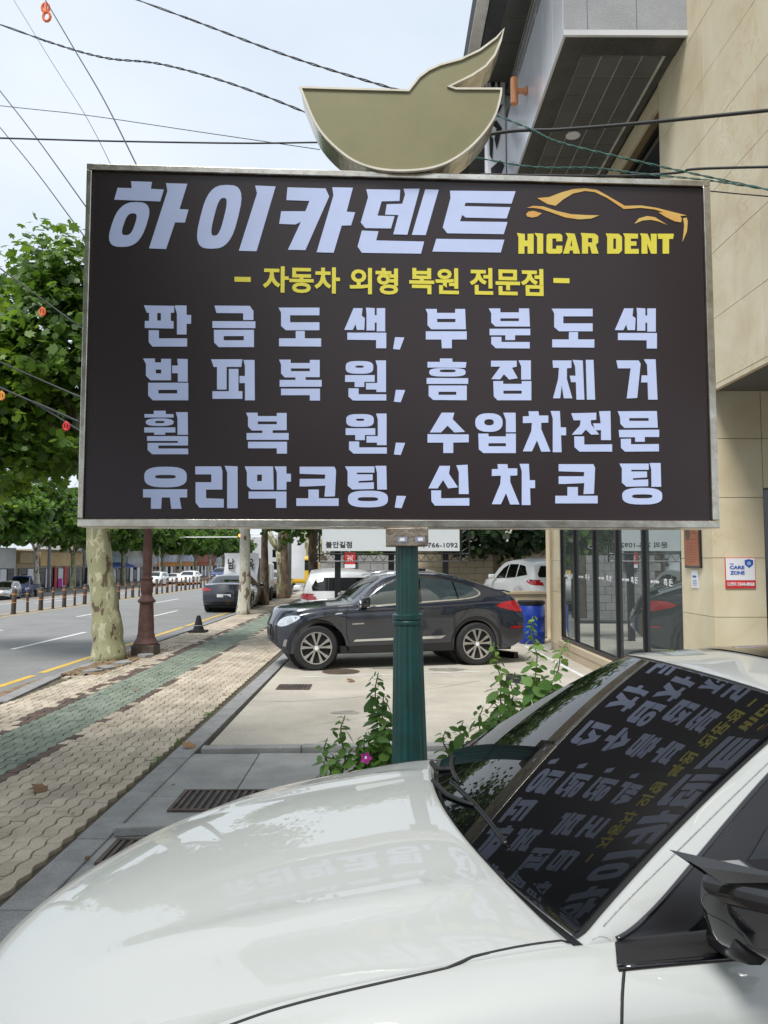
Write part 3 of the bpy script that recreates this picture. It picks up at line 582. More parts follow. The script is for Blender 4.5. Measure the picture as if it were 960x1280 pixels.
# ---------------- cars ----------------
def ev(tab, x):
    if x <= tab[0][0]: return tab[0][1]
    if x >= tab[-1][0]: return tab[-1][1]
    n = len(tab)
    for i in range(n-1):
        if tab[i][0] <= x <= tab[i+1][0]: break
    def sl_(k): return (tab[k+1][1]-tab[k][1])/(tab[k+1][0]-tab[k][0])
    def tg(k):
        if k == 0: return sl_(0)
        if k == n-1: return sl_(n-2)
        a, b = sl_(k-1), sl_(k)
        return 0 if a*b <= 0 else 2*a*b/(a+b)
    h = tab[i+1][0]-tab[i][0]; t = (x-tab[i][0])/h; m0, m1 = tg(i), tg(i+1); p0, p1 = tab[i][1], tab[i+1][1]
    return (2*t**3-3*t*t+1)*p0+(t**3-2*t*t+t)*h*m0+(-2*t**3+3*t*t)*p1+(t**3-t*t)*h*m1
class Car:
    def __init__(s, **k): s.__dict__.update(dict(tum=.42, crownp=2.6, sill=.26, sh=.06, shd=.10, tuck=.05, ridge=0.0, ridge_s=.66, lift=.06), **k)
    def half(s, x):
        return ev(s.W, x)
    def zbot(s, x):
        z = s.sill+s.lift*max(0, 1-(x-s.x0)/.35)**2+getattr(s, 'liftr', s.lift)*max(0, 1-(s.x1-x)/.45)**2
        for xw, r in s.arches:
            d = abs(x-xw)
            if d < r: z = max(z, s.wz+math.sqrt(r*r-d*d))
        return min(z, ev(s.zb, x)-s.shd-.05)
    def params(s, x):
        zt, zb, W = ev(s.zt, x), ev(s.zb, x), s.half(x)
        cr = ev(s.crown, x); ze = max(zt-cr, zb+.001); h = ze-zb
        we = (W-s.sh)-s.tum*h
        return zt, zb, W, ze, h, we
    def pt(s, x, v):
        """v: 0..1 over the top, 1..2 side window band, 2..3 shoulder, 3..4 flank; right half (y >= 0)"""
        zt, zb, W, ze, h, we = s.params(x)
        if v <= 1:
            y = v*we; z = zt-(zt-ze)*v**s.crownp
            if s.ridge and h < .12 and x < -.1: z += s.ridge*max(0, 1-h/.12)*math.exp(-((v-s.ridge_s)/.06)**2)*min(1, max(0, (x-s.x0)/.4))*min(1, (-.1-x)/.2)
        elif v <= 2:
            t = v-1; y = we+(W-s.sh-we)*t+.018*math.sin(PI*t)*min(1, h*4); z = ze+(zb-ze)*t
        elif v <= 3:
            t = (v-2)*PI/2; y = W-s.sh+s.sh*math.sin(t); z = zb-s.shd*(1-math.cos(t))
        else:
            t = v-3; b = s.zbot(x); z = zb-s.shd+(b-zb+s.shd)*t; y = W-s.tuck*t*t+getattr(s, 'crease', .0)*math.exp(-((t-.12)/.07)**2)
        xx = x+ev(s.bow, x)*(y/max(W, .01))**2*(1 if v < 3 else 1)
        return Vector((xx, y, z))
    def stations(s, st):
        xs = set(); x = s.x0
        n = int(round((s.x1-s.x0)/st))
        for i in range(n+1): xs.add(round(s.x0+(s.x1-s.x0)*i/n, 4))
        for xw, r in s.arches:
            for k in range(25): xs.add(round(xw-r*math.cos(PI*k/24), 4))
        for e in getattr(s, 'extra', []): xs.add(e)
        xs = sorted(xs); out = [xs[0]]
        for x in xs[1:]:
            if x-out[-1] > .004: out.append(x)
        return out
    def vs_(s, q): return [i/(12*q) for i in range(12*q)]+[1+i/(5*q) for i in range(5*q)]+[2+i/(4*q) for i in range(4*q)]+[3+i/(7*q) for i in range(7*q+1)]
    def grid(s, st, q=1, mat_='white_paint', name='body', parent=None):
        xs = s.stations(st); vv = s.vs_(q); full = [(-1, v) for v in reversed(vv[1:])]+[(1, v) for v in vv]; m = len(full)
        g = MB(); vs = []
        for x in xs:
            for sg, v in full: p = s.pt(x, v); vs.append((p.x, sg*p.y, p.z))
        fs = [(i*m+j, i*m+j+1, (i+1)*m+j+1, (i+1)*m+j) for i in range(len(xs)-1) for j in range(m-1)]
        # rounded end caps: fans drawn to a slightly bulged centre
        for e, sgn in ((0, -1), (len(xs)-1, 1)):
            ring = [e*m+j for j in range(m)]; prev = ring; bulge = getattr(s, 'bulge', (.05, .05))[0 if sgn < 0 else 1]
            cx_ = sum(vs[i][0] for i in ring)/m; cz = (max(vs[i][2] for i in ring)+min(vs[i][2] for i in ring))/2
            for k, f_ in ((1, .93), (2, .75), (3, .4)):
                base = len(vs)
                for i in ring: vx = vs[i]; vs.append((xs[e]+(vx[0]-xs[e])*f_*f_+sgn*bulge*(1-f_**2), vx[1]*f_, cz+(vx[2]-cz)*f_))
                cur = list(range(base, base+m))
                for j in range(m-1): fs.append((prev[j], prev[j+1], cur[j+1], cur[j]))
                fs.append((prev[m-1], prev[0], cur[0], cur[m-1]))
                prev = cur
            fs.append(tuple(prev))
        g.add(vs, fs); o = g.build(name, M[mat_], parent, smooth=True, angle=R(38))
        s.bvh = BVHTree.FromPolygons([Vector(v) for v in vs], fs); s.body = o
        return o
    def underside(s, parent):
        g = MB(); hw = max(w_[1] for w_ in s.W)
        xa, xb = s.x0+.25, s.x1-.25
        g.bb(xa, -hw+.30, s.sill-.04, xb, hw-.30, s.sill+.35)
        for (a, b) in ((s.arches[0][0]+s.arches[0][1]+.01, s.arches[1][0]-s.arches[1][1]-.01),): g.bb(a, -hw+.07, s.sill-.01, b, hw-.07, s.sill+.1)
        for xw, r in s.arches: g.lathe([(r+.03, -hw+.31), (r+.03, hw-.31)], (xw, 0, s.wz), 24, axis='y')
        g.build('underbody', M['black'], parent)
    def patch(s, poly, ax, sign_, m, name, parent, eps=.004, step=.06, thick=0.0, smooth_poly=False, holes=()):
        """a trim, lamp, window or plate lying on the body: poly drawn in side (x,z), end (y,z) or plan (x,y) view"""
        pts = []; edges = []
        def loop(pl):
            b = len(pts); n = len(pl); ring = []
            for i in range(n):
                p, q = Vector(pl[i]), Vector(pl[(i+1) % n]); k = max(1, int((q-p).length/step))
                for j in range(k): ring.append(p+(q-p)*j/k)
            for r_ in ring: pts.append(r_)
            m_ = len(ring); edges.extend([(b+i, b+(i+1) % m_) for i in range(m_)]); return list(range(b, b+m_))
        if smooth_poly: poly = smooth_loop(poly)
        fl = [loop(poly)]
        xs = [p[0] for p in poly]; zs = [p[1] for p in poly]
        def inside(p, pl):
            c = False; n = len(pl)
            for i in range(n):
                a, b = pl[i], pl[(i+1) % n]
                if (a[1] > p[1]) != (b[1] > p[1]) and p[0] < (b[0]-a[0])*(p[1]-a[1])/(b[1]-a[1])+a[0]: c = not c
            return c
        nb = len(pts)
        nx = int((max(xs)-min(xs))/step); nz_ = int((max(zs)-min(zs))/step)
        for i in range(1, nx):
            for j in range(1, nz_):
                p = Vector((min(xs)+i*step, min(zs)+j*step))
                if inside(p, poly) and min((p-pts[k]).length for k in range(nb)) > step*.45: pts.append(p)
        vv, _, ff, *_r = delaunay_2d_cdt(pts, edges, fl, 1, 1e-5)
        vs = []
        for p in vv:
            if ax == 'y': o_, d = Vector((p[0], sign_*4, p[1])), Vector((0, -sign_, 0))
            elif ax == 'x': o_, d = Vector((sign_*9, p[0], p[1])), Vector((-sign_, 0, 0))
            else: o_, d = Vector((p[0], p[1], 4)), Vector((0, 0, -1))
            h = s.bvh.ray_cast(o_, d)
            if h[0] is None:
                h = s.bvh.find_nearest(Vector((p[0], sign_*.8, p[1])) if ax == 'y' else (Vector(((s.x1 if sign_ > 0 else s.x0), p[0], p[1])) if ax == 'x' else Vector((p[0], p[1], 1.2))))
            nn = h[1] if h[1].dot(d) < 0 else -h[1]
            vs.append(h[0]+nn*eps)
        g = MB(); g.add(vs, [tuple(f) for f in ff])
        o = g.build(name, M[m], parent, smooth=True)
        return o
    def sv(s, xr, v, sg, off=0.0):
        x = xr
        for _ in range(6):
            p = s.pt(x, v); x -= (p.x-xr)
        e = 2e-3; p = s.pt(x, v); q = s.pt(x+e, v); r_ = s.pt(x, v+e) if v < 3.9 else s.pt(x, v-e)
        n = (q-p).cross(r_-p) if v < 3.9 else -(q-p).cross(r_-p); n.normalize()
        if n.y < 0: n = -n
        p = p+n*off; return Vector((p.x, sg*p.y, p.z))
    def spatch(s, poly, sg, m, name, parent, off=.004, sx_=.04, sv_=.12):
        k = sx_/sv_; pl = [Vector((x, v*k)) for x, v in poly]; pts = []; n = len(pl)
        for i in range(n):
            p, q = pl[i], pl[(i+1) % n]; m_ = max(1, int((q-p).length/sx_*1.5))
            for j in range(m_): pts.append(p+(q-p)*j/m_)
        nb = len(pts); ed = [(i, (i+1) % nb) for i in range(nb)]
        vv, _, ff, *_r = delaunay_2d_cdt(pts+[Vector((x0, y0)) for x0 in np.arange(min(p[0] for p in pl), max(p[0] for p in pl), sx_) for y0 in np.arange(min(p[1] for p in pl), max(p[1] for p in pl), sx_) if min((Vector((x0, y0))-q).length for q in pts) > sx_*.4], ed, [list(range(nb))], 1, 1e-6)
        return MB().add([s.sv(p[0], p[1]/k, sg, off) for p in vv], [tuple(f) for f in ff]).build(name, M[m], parent, smooth=True)
    def sseam(s, pts, sg, m, name, parent, r=.004, off=0.0):
        return MB().tube([s.sv(p[0], p[1], sg, off) for p in smooth_line(pts, 8)], r, 6).build(name, M[m], parent, smooth=True)
    def seam(s, pts, ax, sign_, m, name, parent, r=.004, eps=.0, n=6):
        vs = []
        for p in pts:
            if ax == 'y': o_, d = Vector((p[0], sign_*4, p[1])), Vector((0, -sign_, 0))
            elif ax == 'x': o_, d = Vector((sign_*9, p[0], p[1])), Vector((-sign_, 0, 0))
            else: o_, d = Vector((p[0], p[1], 4)), Vector((0, 0, -1))
            h = s.bvh.ray_cast(o_, d)
            if h[0] is not None: vs.append(h[0]-d*eps)
        if len(vs) > 1: return MB().tube(vs, r, n).build(name, M[m], parent, smooth=True)
def smooth_loop(pl, n=5):
    out = []; m = len(pl)
    for i in range(m):
        p0, p1, p2, p3 = [Vector(pl[(i+k) % m]) for k in (-1, 0, 1, 2)]
        for j in range(n):
            t = j/n; out.append(.5*((2*p1)+(p2-p0)*t+(2*p0-5*p1+4*p2-p3)*t*t+(-p0+3*p1-3*p2+p3)*t**3))
    return [tuple(v) for v in out]
def smooth_line(pl, n=6, closed=False):
    pl = [Vector(p) for p in pl]; out = []
    for i in range(len(pl)-1):
        p0 = pl[max(i-1, 0)]; p1, p2 = pl[i], pl[i+1]; p3 = pl[min(i+2, len(pl)-1)]
        for j in range(n):
            t = j/n; out.append(.5*((2*p1)+(p2-p0)*t+(2*p0-5*p1+4*p2-p3)*t*t+(-p0+3*p1-3*p2+p3)*t**3))
    return out+[pl[-1]]
def wheel(parent, x, y, r, side, rim_r, wd=.24, spokes=5, style='double', rz=0.0):
    """side -1: outer face towards -y"""
    t = MB(); prof = [(rim_r, -wd/2), (r-.03, -wd/2), (r-.008, -wd/2+.02), (r, -wd/2+.05), (r, wd/2-.05), (r-.008, wd/2-.02), (r-.03, wd/2), (rim_r, wd/2)]
    t.lathe(prof, (x, y, r), 40, axis='y', cap=False); w_ = t.build('wheel', M['rubber'], parent, smooth=True, angle=.7)
    yo = y+side*(wd/2+.002); g = MB()
    def fn(a, b, t_): return (x+a, yo-side*t_, r+b)
    n = 40; c1 = [(math.cos(2*PI*k/n)*rim_r, math.sin(2*PI*k/n)*rim_r) for k in range(n)]; c2 = [(p[0]*.93, p[1]*.93) for p in c1]
    g.prism([c1, c2], fn, -.004, .03)
    hb = [(math.cos(2*PI*k/20)*.055, math.sin(2*PI*k/20)*.055) for k in range(20)]; g.prism([hb], fn, .002, .04)
    for k in range(spokes):
        a0 = 2*PI*k/spokes+PI/2+rz
        for da in ((-.19, .19) if style == 'double' else (0,)):
            a = a0+da*1.35; b = a0+da*.35; wv = .020 if style == 'double' else .035
            p0 = Vector((math.cos(b), math.sin(b)))*.04; p1 = Vector((math.cos(a), math.sin(a)))*rim_r*.95; nn = Vector((-(p1-p0).y, (p1-p0).x)).normalized()
            mid = p0.lerp(p1, .55)
            g.prism([[tuple(p0-nn*wv*.6), tuple(mid-nn*wv*.8), tuple(p1-nn*wv*1.5), tuple(p1+nn*wv*1.5), tuple(mid+nn*wv*.8), tuple(p0+nn*wv*.6)]], fn, .004, .03)
    g.build('rim', M['alloy'], w_)
    MB().lathe([(rim_r*.96, -.01), (rim_r*.96, .01)], (x, yo-side*.06, r), 32, axis='y').build('wheel_disc', M['black'], w_)
    MB().lathe([(.032, -.004), (.03, .004)], (x, yo, r), 20, axis='y').build('hub_cap', M['white'], w_)
    return w_
def side_mirror(parent, x, y, z, side, m='black_paint', s=1.0):
    g = MB(); g.box((x, y+side*.10*s, z), (.13*s, .20*s, .14*s)); g.box((x+.02, y+side*.0, z-.05*s), (.07*s, .12*s, .04*s))
    return g.build('side_mirror', M[m], parent, bevel=.03*s, smooth=True, angle=.8)

# --- charcoal coupe-shaped SUV in the lot ---
fx, fy = -1.03, 12.50; a_ = R(13.5)
def place(anchor, local, yaw):   # world origin so that local point lands on anchor
    c, s_ = math.cos(yaw), math.sin(yaw); return (anchor[0]-(local[0]*c-local[1]*s_), anchor[1]-(local[0]*s_+local[1]*c), anchor[2])
x4 = thing('parked_car', 'charcoal coupe-roofed SUV parked side-on in the concrete lot behind the green post', 'car', place((fx, fy, .03), (.86*.975, -.88*.975), a_), a_); x4.scale = (.975, .975, .985)
c4 = Car(x0=.19, x1=4.66, zt=[(.19, .84), (.22, .92), (.3, .995), (.7, 1.06), (1.1, 1.10), (1.38, 1.12), (1.45, 1.15), (1.8, 1.40), (2.1, 1.555), (2.5, 1.62), (3.0, 1.605), (3.5, 1.51), (4.0, 1.355), (4.38, 1.235), (4.47, 1.19), (4.58, 1.05), (4.66, .90)],
    zb=[(.19, .76), (.33, .90), (.8, .975), (1.4, 1.01), (2.4, 1.035), (3.2, 1.075), (3.8, 1.10), (4.3, 1.08), (4.66, .86)],
    W=[(.19, .80), (.26, .875), (.5, .925), (.86, .945), (1.5, .93), (3.2, .935), (3.7, .95), (4.2, .93), (4.62, .88)],
    crown=[(.05, .03), (1.3, .05), (1.6, .05), (2.3, .06), (3.5, .06), (4.3, .05), (4.62, .03)],
    bulge=(.07, .08), lift=0, liftr=.16, bow=[(.19, .26), (.4, .20), (1.0, .10), (1.5, .12), (2.3, .0), (3.8, -.02), (4.3, -.07), (4.66, -.10)], arches=[(.86, .405), (3.67, .405)], wz=.365, sill=.27, crease=.012, tum=.50, sh=.05, shd=.09)
c4.grid(.05, 1, 'black_paint', 'body', x4); c4.underside(x4)
for sg in (-1, 1):
    # window glass, chrome surround
    win = [(1.62, 1.045), (1.80, 1.19), (2.02, 1.335), (2.25, 1.43), (2.55, 1.485), (2.95, 1.485), (3.30, 1.43), (3.56, 1.345), (3.72, 1.25), (3.68, 1.19), (3.45, 1.145), (2.9, 1.11), (2.2, 1.07)]
    ctr = (2.7, 1.25); big = [(ctr[0]+(p[0]-ctr[0])*1.032, ctr[1]+(p[1]-ctr[1])*1.17) for p in win]
    c4.patch(smooth_loop(big, 4), 'y', sg, 'chrome', 'window_surround', x4, .004, .06)
    gw = c4.patch(smooth_loop(win, 4), 'y', sg, 'cabinglass', 'side_window', x4, .008, .06)
    c4.patch([(2.62, 1.08), (2.68, 1.08), (2.70, 1.485), (2.64, 1.485)], 'y', sg, 'gloss_black', 'pillar_trim', gw, .012)
    c4.patch([(3.33, 1.13), (3.36, 1.135), (3.30, 1.42), (3.27, 1.43)], 'y', sg, 'gloss_black', 'pillar_trim', gw, .012)
    # sill moulding, door seams, handles, repeater, badge
    c4.patch([(1.48, .455), (3.02, .475), (3.10, .525), (1.52, .49)], 'y', sg, 'chrome', 'sill_moulding', x4, .012)
    c4.patch([(1.25, .27), (3.25, .27), (3.22, .40), (1.28, .38)], 'y', sg, 'gloss_rough', 'sill_cladding', x4, .006)
    for sm in ([(1.40, 1.03), (1.36, .9), (1.37, .6), (1.42, .42)], [(2.66, 1.08), (2.64, .9), (2.66, .4)], [(3.46, 1.14), (3.50, 1.0), (3.42, .86), (3.30, .72), (3.24, .5), (3.2, .42)]):
        c4.seam([tuple(q) for q in smooth_line(sm)], 'y', sg, 'black', 'door_seam', x4, .0055)
    c4.seam([(1.45, .87), (2.2, .89), (3.0, .93), (3.55, .97)], 'y', sg, 'gloss_rough', 'shoulder_crease', x4, .004, -.001)
    for hx in (2.42, 3.28):
        c4.patch([(hx, .965), (hx+.20, .98), (hx+.20, 1.01), (hx, .995)], 'y', sg, 'black_paint', 'door_handle', x4, .03)
    c4.patch([(1.16, .90), (1.30, .915), (1.28, .935), (1.18, .925)], 'y', sg, 'chrome', 'fender_repeater', x4, .008)
    c4.patch([(1.46, .735), (1.66, .742), (1.66, .762), (1.46, .755)], 'y', sg, 'alloy', 'badge', x4, .006)
    # arch trims
    for xw in (.86, 3.67):
        arc = [(xw+.415*math.cos(t), .365+.415*math.sin(t)) for t in [PI*(-.06+1.12*k/24) for k in range(25)]]+[(xw+.47*math.cos(t), .365+.47*math.sin(t)) for t in [PI*(1.06-1.12*k/24) for k in range(25)]]
        c4.patch(arc, 'y', sg, 'gloss_rough', 'arch_trim', x4, .008)
    c4.patch(smooth_loop([(.26, .72), (.36, .71), (.50, .79), (.60, .87), (.46, .89), (.33, .83)], 3), 'y', sg, 'headlens', 'headlight', x4, .008, .04)
    c4.patch(smooth_loop([(4.02, 1.02), (4.30, .93), (4.56, .90), (4.60, 1.04), (4.35, 1.09)], 3), 'y', sg, 'redlens', 'tail_light', x4, .012, .04)
    c4.patch([(.34, .38), (.42, .38), (.41, .50), (.36, .49)], 'y', sg, 'alloy', 'bumper_intake', x4, .006)
    c4.patch([(4.3, .62), (4.5, .62), (4.5, .66), (4.3, .65)], 'y', sg, 'redlens', 'reflector', x4, .008)
    m_ = side_mirror(x4, 1.66, sg*.90, 1.11, sg, 'gloss_black', 1.15)
    for xw in (.86, 3.67): wheel(x4, xw, sg*.80, .365, sg, .262, .25, 5)
    MB().tube([(1.95, sg*.60, 1.53), (2.4, sg*.58, 1.60), (3.0, sg*.575, 1.585), (3.35, sg*.57, 1.52)], .015, 8).build('roof_rail', M['chrome'], x4, smooth=True)
c4.patch([(1.52, -.62), (1.52, .62), (2.02, .52), (2.02, -.52)], 'z', 1, 'glass', 'windscreen', x4, .006, .08)
c4.patch([(3.55, -.50), (3.55, .50), (4.25, .56), (4.25, -.56)], 'z', 1, 'glass', 'rear_window', x4, .006, .08)
c4.patch([(-.28, .52), (.28, .52), (.30, .72), (-.30, .72)], 'x', -1, 'gloss_rough', 'grille', x4, .01, .1)
c4.patch([(-.26, .78), (.26, .78), (.26, .89), (-.26, .89)], 'x', 1, 'white', 'number_plate', x4, .01, .1)
MB().box((4.36, 0, 1.25), (.16, 1.16, .025), (0, .25, 0)).build('spoiler', M['black_paint'], x4, bevel=.01)
MB().box((2.95, 0, 1.63), (.14, .03, .05)).build('roof_fin', M['gloss_black'], x4, bevel=.01)

# --- the white saloon in the foreground ---
HO = (.30, 2.42, 0); HY = R(6.5)
hero = thing('parked_car', 'white saloon in the foreground with black wipers and a gloss black door mirror', 'car', HO, HY)
ch = Car(x0=-1.47, x1=3.22, zt=[(-1.47, .50), (-1.44, .60), (-1.36, .70), (-1.2, .795), (-1.0, .865), (-.7, .93), (-.4, .972), (-.112, .996), (-.100, .992), (-.093, .968), (-.078, .955), (-0.050, 0.9714), (0.000, 1.0039), (0.050, 1.0359), (0.100, 1.0674), (0.150, 1.0984), (0.200, 1.1289), (0.250, 1.1589), (0.300, 1.1884), (0.350, 1.2174), (0.400, 1.2459), (0.450, 1.2739), (0.500, 1.3014), (0.550, 1.3284), (0.600, 1.3549), (0.650, 1.3809), (.70, 1.413), (.76, 1.425), (1.0, 1.452), (1.4, 1.462), (1.9, 1.44), (2.3, 1.37), (2.7, 1.22), (2.95, 1.10), (3.05, 1.07), (3.17, 1.04), (3.22, .94)],
    zb=[(-1.47, .44), (-1.36, .61), (-1.2, .70), (-1.0, .775), (-.7, .87), (-.4, .918), (-.1, .95), (.3, .962), (1, .975), (2, .99), (2.9, .97), (3.22, .86)],
    W=[(-1.47, .74), (-1.3, .80), (-1.1, .845), (-.8, .88), (-.4, .895), (0, .90), (2.5, .90), (3.0, .88), (3.22, .80)],
    crown=[(-1.47, .02), (-1.2, .05), (-.6, .05), (-.2, .042), (-.10, .040), (-.088, .016), (.0, .012), (.5, .016), (.72, .025), (.9, .04), (1.4, .055), (2.4, .05), (3.22, .02)],
    bow=[(-1.47, .42), (-1.2, .30), (-.8, .17), (-.4, .15), (-.1, .152), (.3, .138), (.7, .10), (1.2, .0), (2.4, .0), (3.22, -.25)],
    arches=[(-.66, .37), (2.19, .37)], wz=.335, sill=.2, tum=.50, sh=.135, shd=.13, crownp=2.3, ridge=.012, ridge_s=.66, extra=[-.112, -.106, -.1, -.0965, -.093, -.085, -.078, -.065], tuck=.06, crease=.012)
ch.grid(.035, 2, 'white_paint', 'body', hero); ch.underside(hero)
def strip(c, xs, lims, off, m, name, parent, nv=24):
    """a panel cut from the loft: at station x it spans v from lims(x)[0] to lims(x)[1]"""
    g = MB(); vs = []
    for x in xs:
        l = lims(x)
        for j in range(nv+1):
            v = l[0]+(l[1]-l[0])*j/nv; sg = 1 if v >= 0 else -1; e = 1e-3
            p = c.pt(x, abs(v)); q = c.pt(x+e, abs(v)); r_ = c.pt(x, abs(v)+e)
            nn = (q-p).cross(r_-p); nn.normalize()
            if nn.z < 0: nn = -nn
            p = p+nn*off; vs.append(Vector((p.x, sg*p.y, p.z)))
    m_ = nv+1; fs = [(i*m_+j, i*m_+j+1, (i+1)*m_+j+1, (i+1)*m_+j) for i in range(len(xs)-1) for j in range(nv)]
    return g.add(vs, fs).build(name, M[m], parent, smooth=True)
fr = lambda a, b, n: [a+(b-a)*i/n for i in range(n+1)]
cg = Car(**{k_: v_ for k_, v_ in ch.__dict__.items() if k_ not in ('bvh', 'body')})    # the screen glass: one even curve
gx = [-.3+.06*i for i in range(22)]
cg.zt = [(x, .955+.66*(x+.075)-.10*(x+.075)**2) for x in gx]; cg.crown = [(x, .012+.012*(x+.1)) for x in gx]; cg.bow = [(x, .154-.062*(x+.1)) for x in gx]
cg.ridge = 0; cg.zb = [(x, .951+.03*(x+.1)) for x in gx]; cg.W = [(x, .90) for x in gx]
ws = strip(cg, fr(-.07, .685, 46), lambda x: (-.955, .955), .009, 'shield', 'windscreen', hero, 44)
strip(ch, fr(-.092, -.071, 4), lambda x: (-1.0, 1.0), .002, 'gloss_rough', 'cowl_panel', hero, 40)
strip(ch, fr(.686, .694, 1), lambda x: (-.965, .965), .004, 'black', 'screen_seal', hero, 40)
strip(ch, fr(.93, 1.62, 14), lambda x: (-.80, .80), .005, 'shield', 'sunroof', hero, 24)
for sg in (-1, 1):
    strip(ch, fr(-.07, .685, 32), lambda x: ((.951, .972) if sg > 0 else (-.972, -.951)), .004, 'black', 'screen_seal', hero, 2)
    gp_ = [(.02-.24*k/10, .985+.015*k/10) for k in range(10)]+[(-.22-.93*k/30, 2.0+.075*math.sin(PI*k/30)**.6) for k in range(1, 31)]
    MB().tube([ch.sv(x, v, sg, -.001) for x, v in gp_], .0034, 6).build('bonnet_gap', M['black'], hero, smooth=True)
    ch.sseam([(.10, 2.32), (.075, 2.6), (.06, 2.95), (.06, 3.3), (.10, 3.7), (.14, 3.95)], sg, 'black', 'door_seam', hero, .0036, -.001)
    ch.spatch([(.085, 2.30), (.12, 1.85), (.2, 1.52), (.32, 1.28), (.5, 1.14), (.75, 1.08), (1.0, 1.07), (1.5, 1.08), (2.0, 1.14), (2.3, 1.35), (2.42, 1.8), (2.42, 2.28), (1.5, 2.32), (.6, 2.34)], sg, 'gloss_rough', 'window_trim', hero, .004)
    ch.spatch([(.27, 1.93), (.36, 1.62), (.5, 1.36), (.75, 1.22), (1.0, 1.18), (1.46, 1.18), (1.48, 1.97), (.6, 1.97)], sg, 'glass', 'side_window', hero, .008)
    ch.spatch([(1.56, 1.97), (1.54, 1.23), (1.95, 1.25), (2.18, 1.42), (2.30, 1.8), (2.28, 1.97)], sg, 'glass', 'side_window', hero, .008)
    ch.sseam([(.085, 2.33), (.6, 2.34), (1.5, 2.32), (2.42, 2.28)], sg, 'gloss_black', 'belt_moulding', hero, .008, .001)
    ch.sseam([(.112, 1.87), (.2, 1.51), (.32, 1.27), (.5, 1.13), (.75, 1.07), (1.0, 1.06)], sg, 'gloss_black', 'frame_moulding', hero, .006, .002)
    ch.sseam([(.42, 1.97), (.405, 1.75), (.40, 1.54)], sg, 'gloss_rough', 'quarter_bar', hero, .008, .008)
    ch.sseam([(1.52, 2.35), (1.51, 2.8), (1.52, 3.4), (1.5, 3.95)], sg, 'black', 'door_seam', hero, .0036, -.001)
    ch.sseam([(.06, 1.02), (.085, 1.5), (.10, 1.9)], sg, 'kerb', 'pillar_seam', hero, .0016, -.0006)
    ch.sseam([(.09, 1.02), (.25, 1.07), (.45, 1.06), (.68, 1.04)], sg, 'kerb', 'pillar_seam', hero, .0018)
    for xw in (-.66, 2.19): wheel(hero, xw, sg*.79, .335, sg, .245, .22, 5)
    ch.patch(smooth_loop([(sg*.45, .52), (sg*.72, .54), (sg*.74, .62), (sg*.5, .60)], 3), 'x', -1, 'headlens', 'headlight', hero, .01, .05)
    ch.patch([(sg*.45, .72), (sg*.78, .72), (sg*.78, .86), (sg*.45, .84)], 'x', 1, 'redlens', 'tail_light', hero, .01, .08)
ch.patch([(-.5, .24), (.5, .24), (.52, .44), (-.52, .44)], 'x', -1, 'gloss_rough', 'grille', hero, .01, .08)
ch.patch([(2.42, -.5), (2.42, .5), (2.86, .56), (2.86, -.56)], 'z', 1, 'glass', 'rear_window', hero, .005, .08)
def onscreen(x, y, h=.012):
    q = ch.bvh.ray_cast(Vector((x, y, 4)), Vector((0, 0, -1)))[0]; return (x, y, q.z+h)
def wiper(pts, arm):
    w_ = MB().tube(pts, .0075, 8).build('wiper', M['gloss_rough'], hero, smooth=True)
    MB().tube([(p[0]-.003, p[1], p[2]+.010) for p in pts], [.003]*len(pts), 6).build('wiper_spine', M['black'], w_)
    MB().tube(arm, [.010, .009, .007, .005], 8).build('wiper_arm', M['black'], w_, smooth=True)
wiper([onscreen(-.02+.02*t, .30-.62*t, .014) for t in fr(0, 1, 8)], [onscreen(-.075, .34, .012), onscreen(-.055, .20, .020), onscreen(-.035, .06, .022), onscreen(-.015, -.02, .020)])
wiper([onscreen(.0+.06*t*t, .24+.42*t, .013) for t in fr(0, 1, 8)], [onscreen(-.03, .62, .012), onscreen(-.02, .56, .018), onscreen(-.005, .50, .020), onscreen(.01, .44, .018)])
stk = [onscreen(x, y, .0085) for x, y in ((.16, -.40), (.24, -.42), (.25, -.53), (.17, -.52))]
so_ = MB().tube(stk+[stk[0]], .0010, 4).build('windscreen_sticker', mat('teal outline', (.16, .34, .34), .5), ws)
for k in range(4): MB().tube([onscreen(.18+.015*k, -.45-.012*k, .0085), onscreen(.20+.012*k, -.50, .0085)], .0012, 4).build('sticker_mark', bpy.data.materials['teal outline'], so_)
def loft(rings, name, m, parent):
    n = len(rings[0]); g = MB(); g.add([v for r_ in rings for v in r_], [(i*n+k, i*n+(k+1) % n, (i+1)*n+(k+1) % n, (i+1)*n+k) for i in range(len(rings)-1) for k in range(n)]+[tuple(range(n)), tuple(range((len(rings)-1)*n, len(rings)*n))])
    o = g.build(name, M[m], parent, smooth=True); md = o.modifiers.new('s', 'SUBSURF'); md.levels = 2; md.render_levels = 2; return o
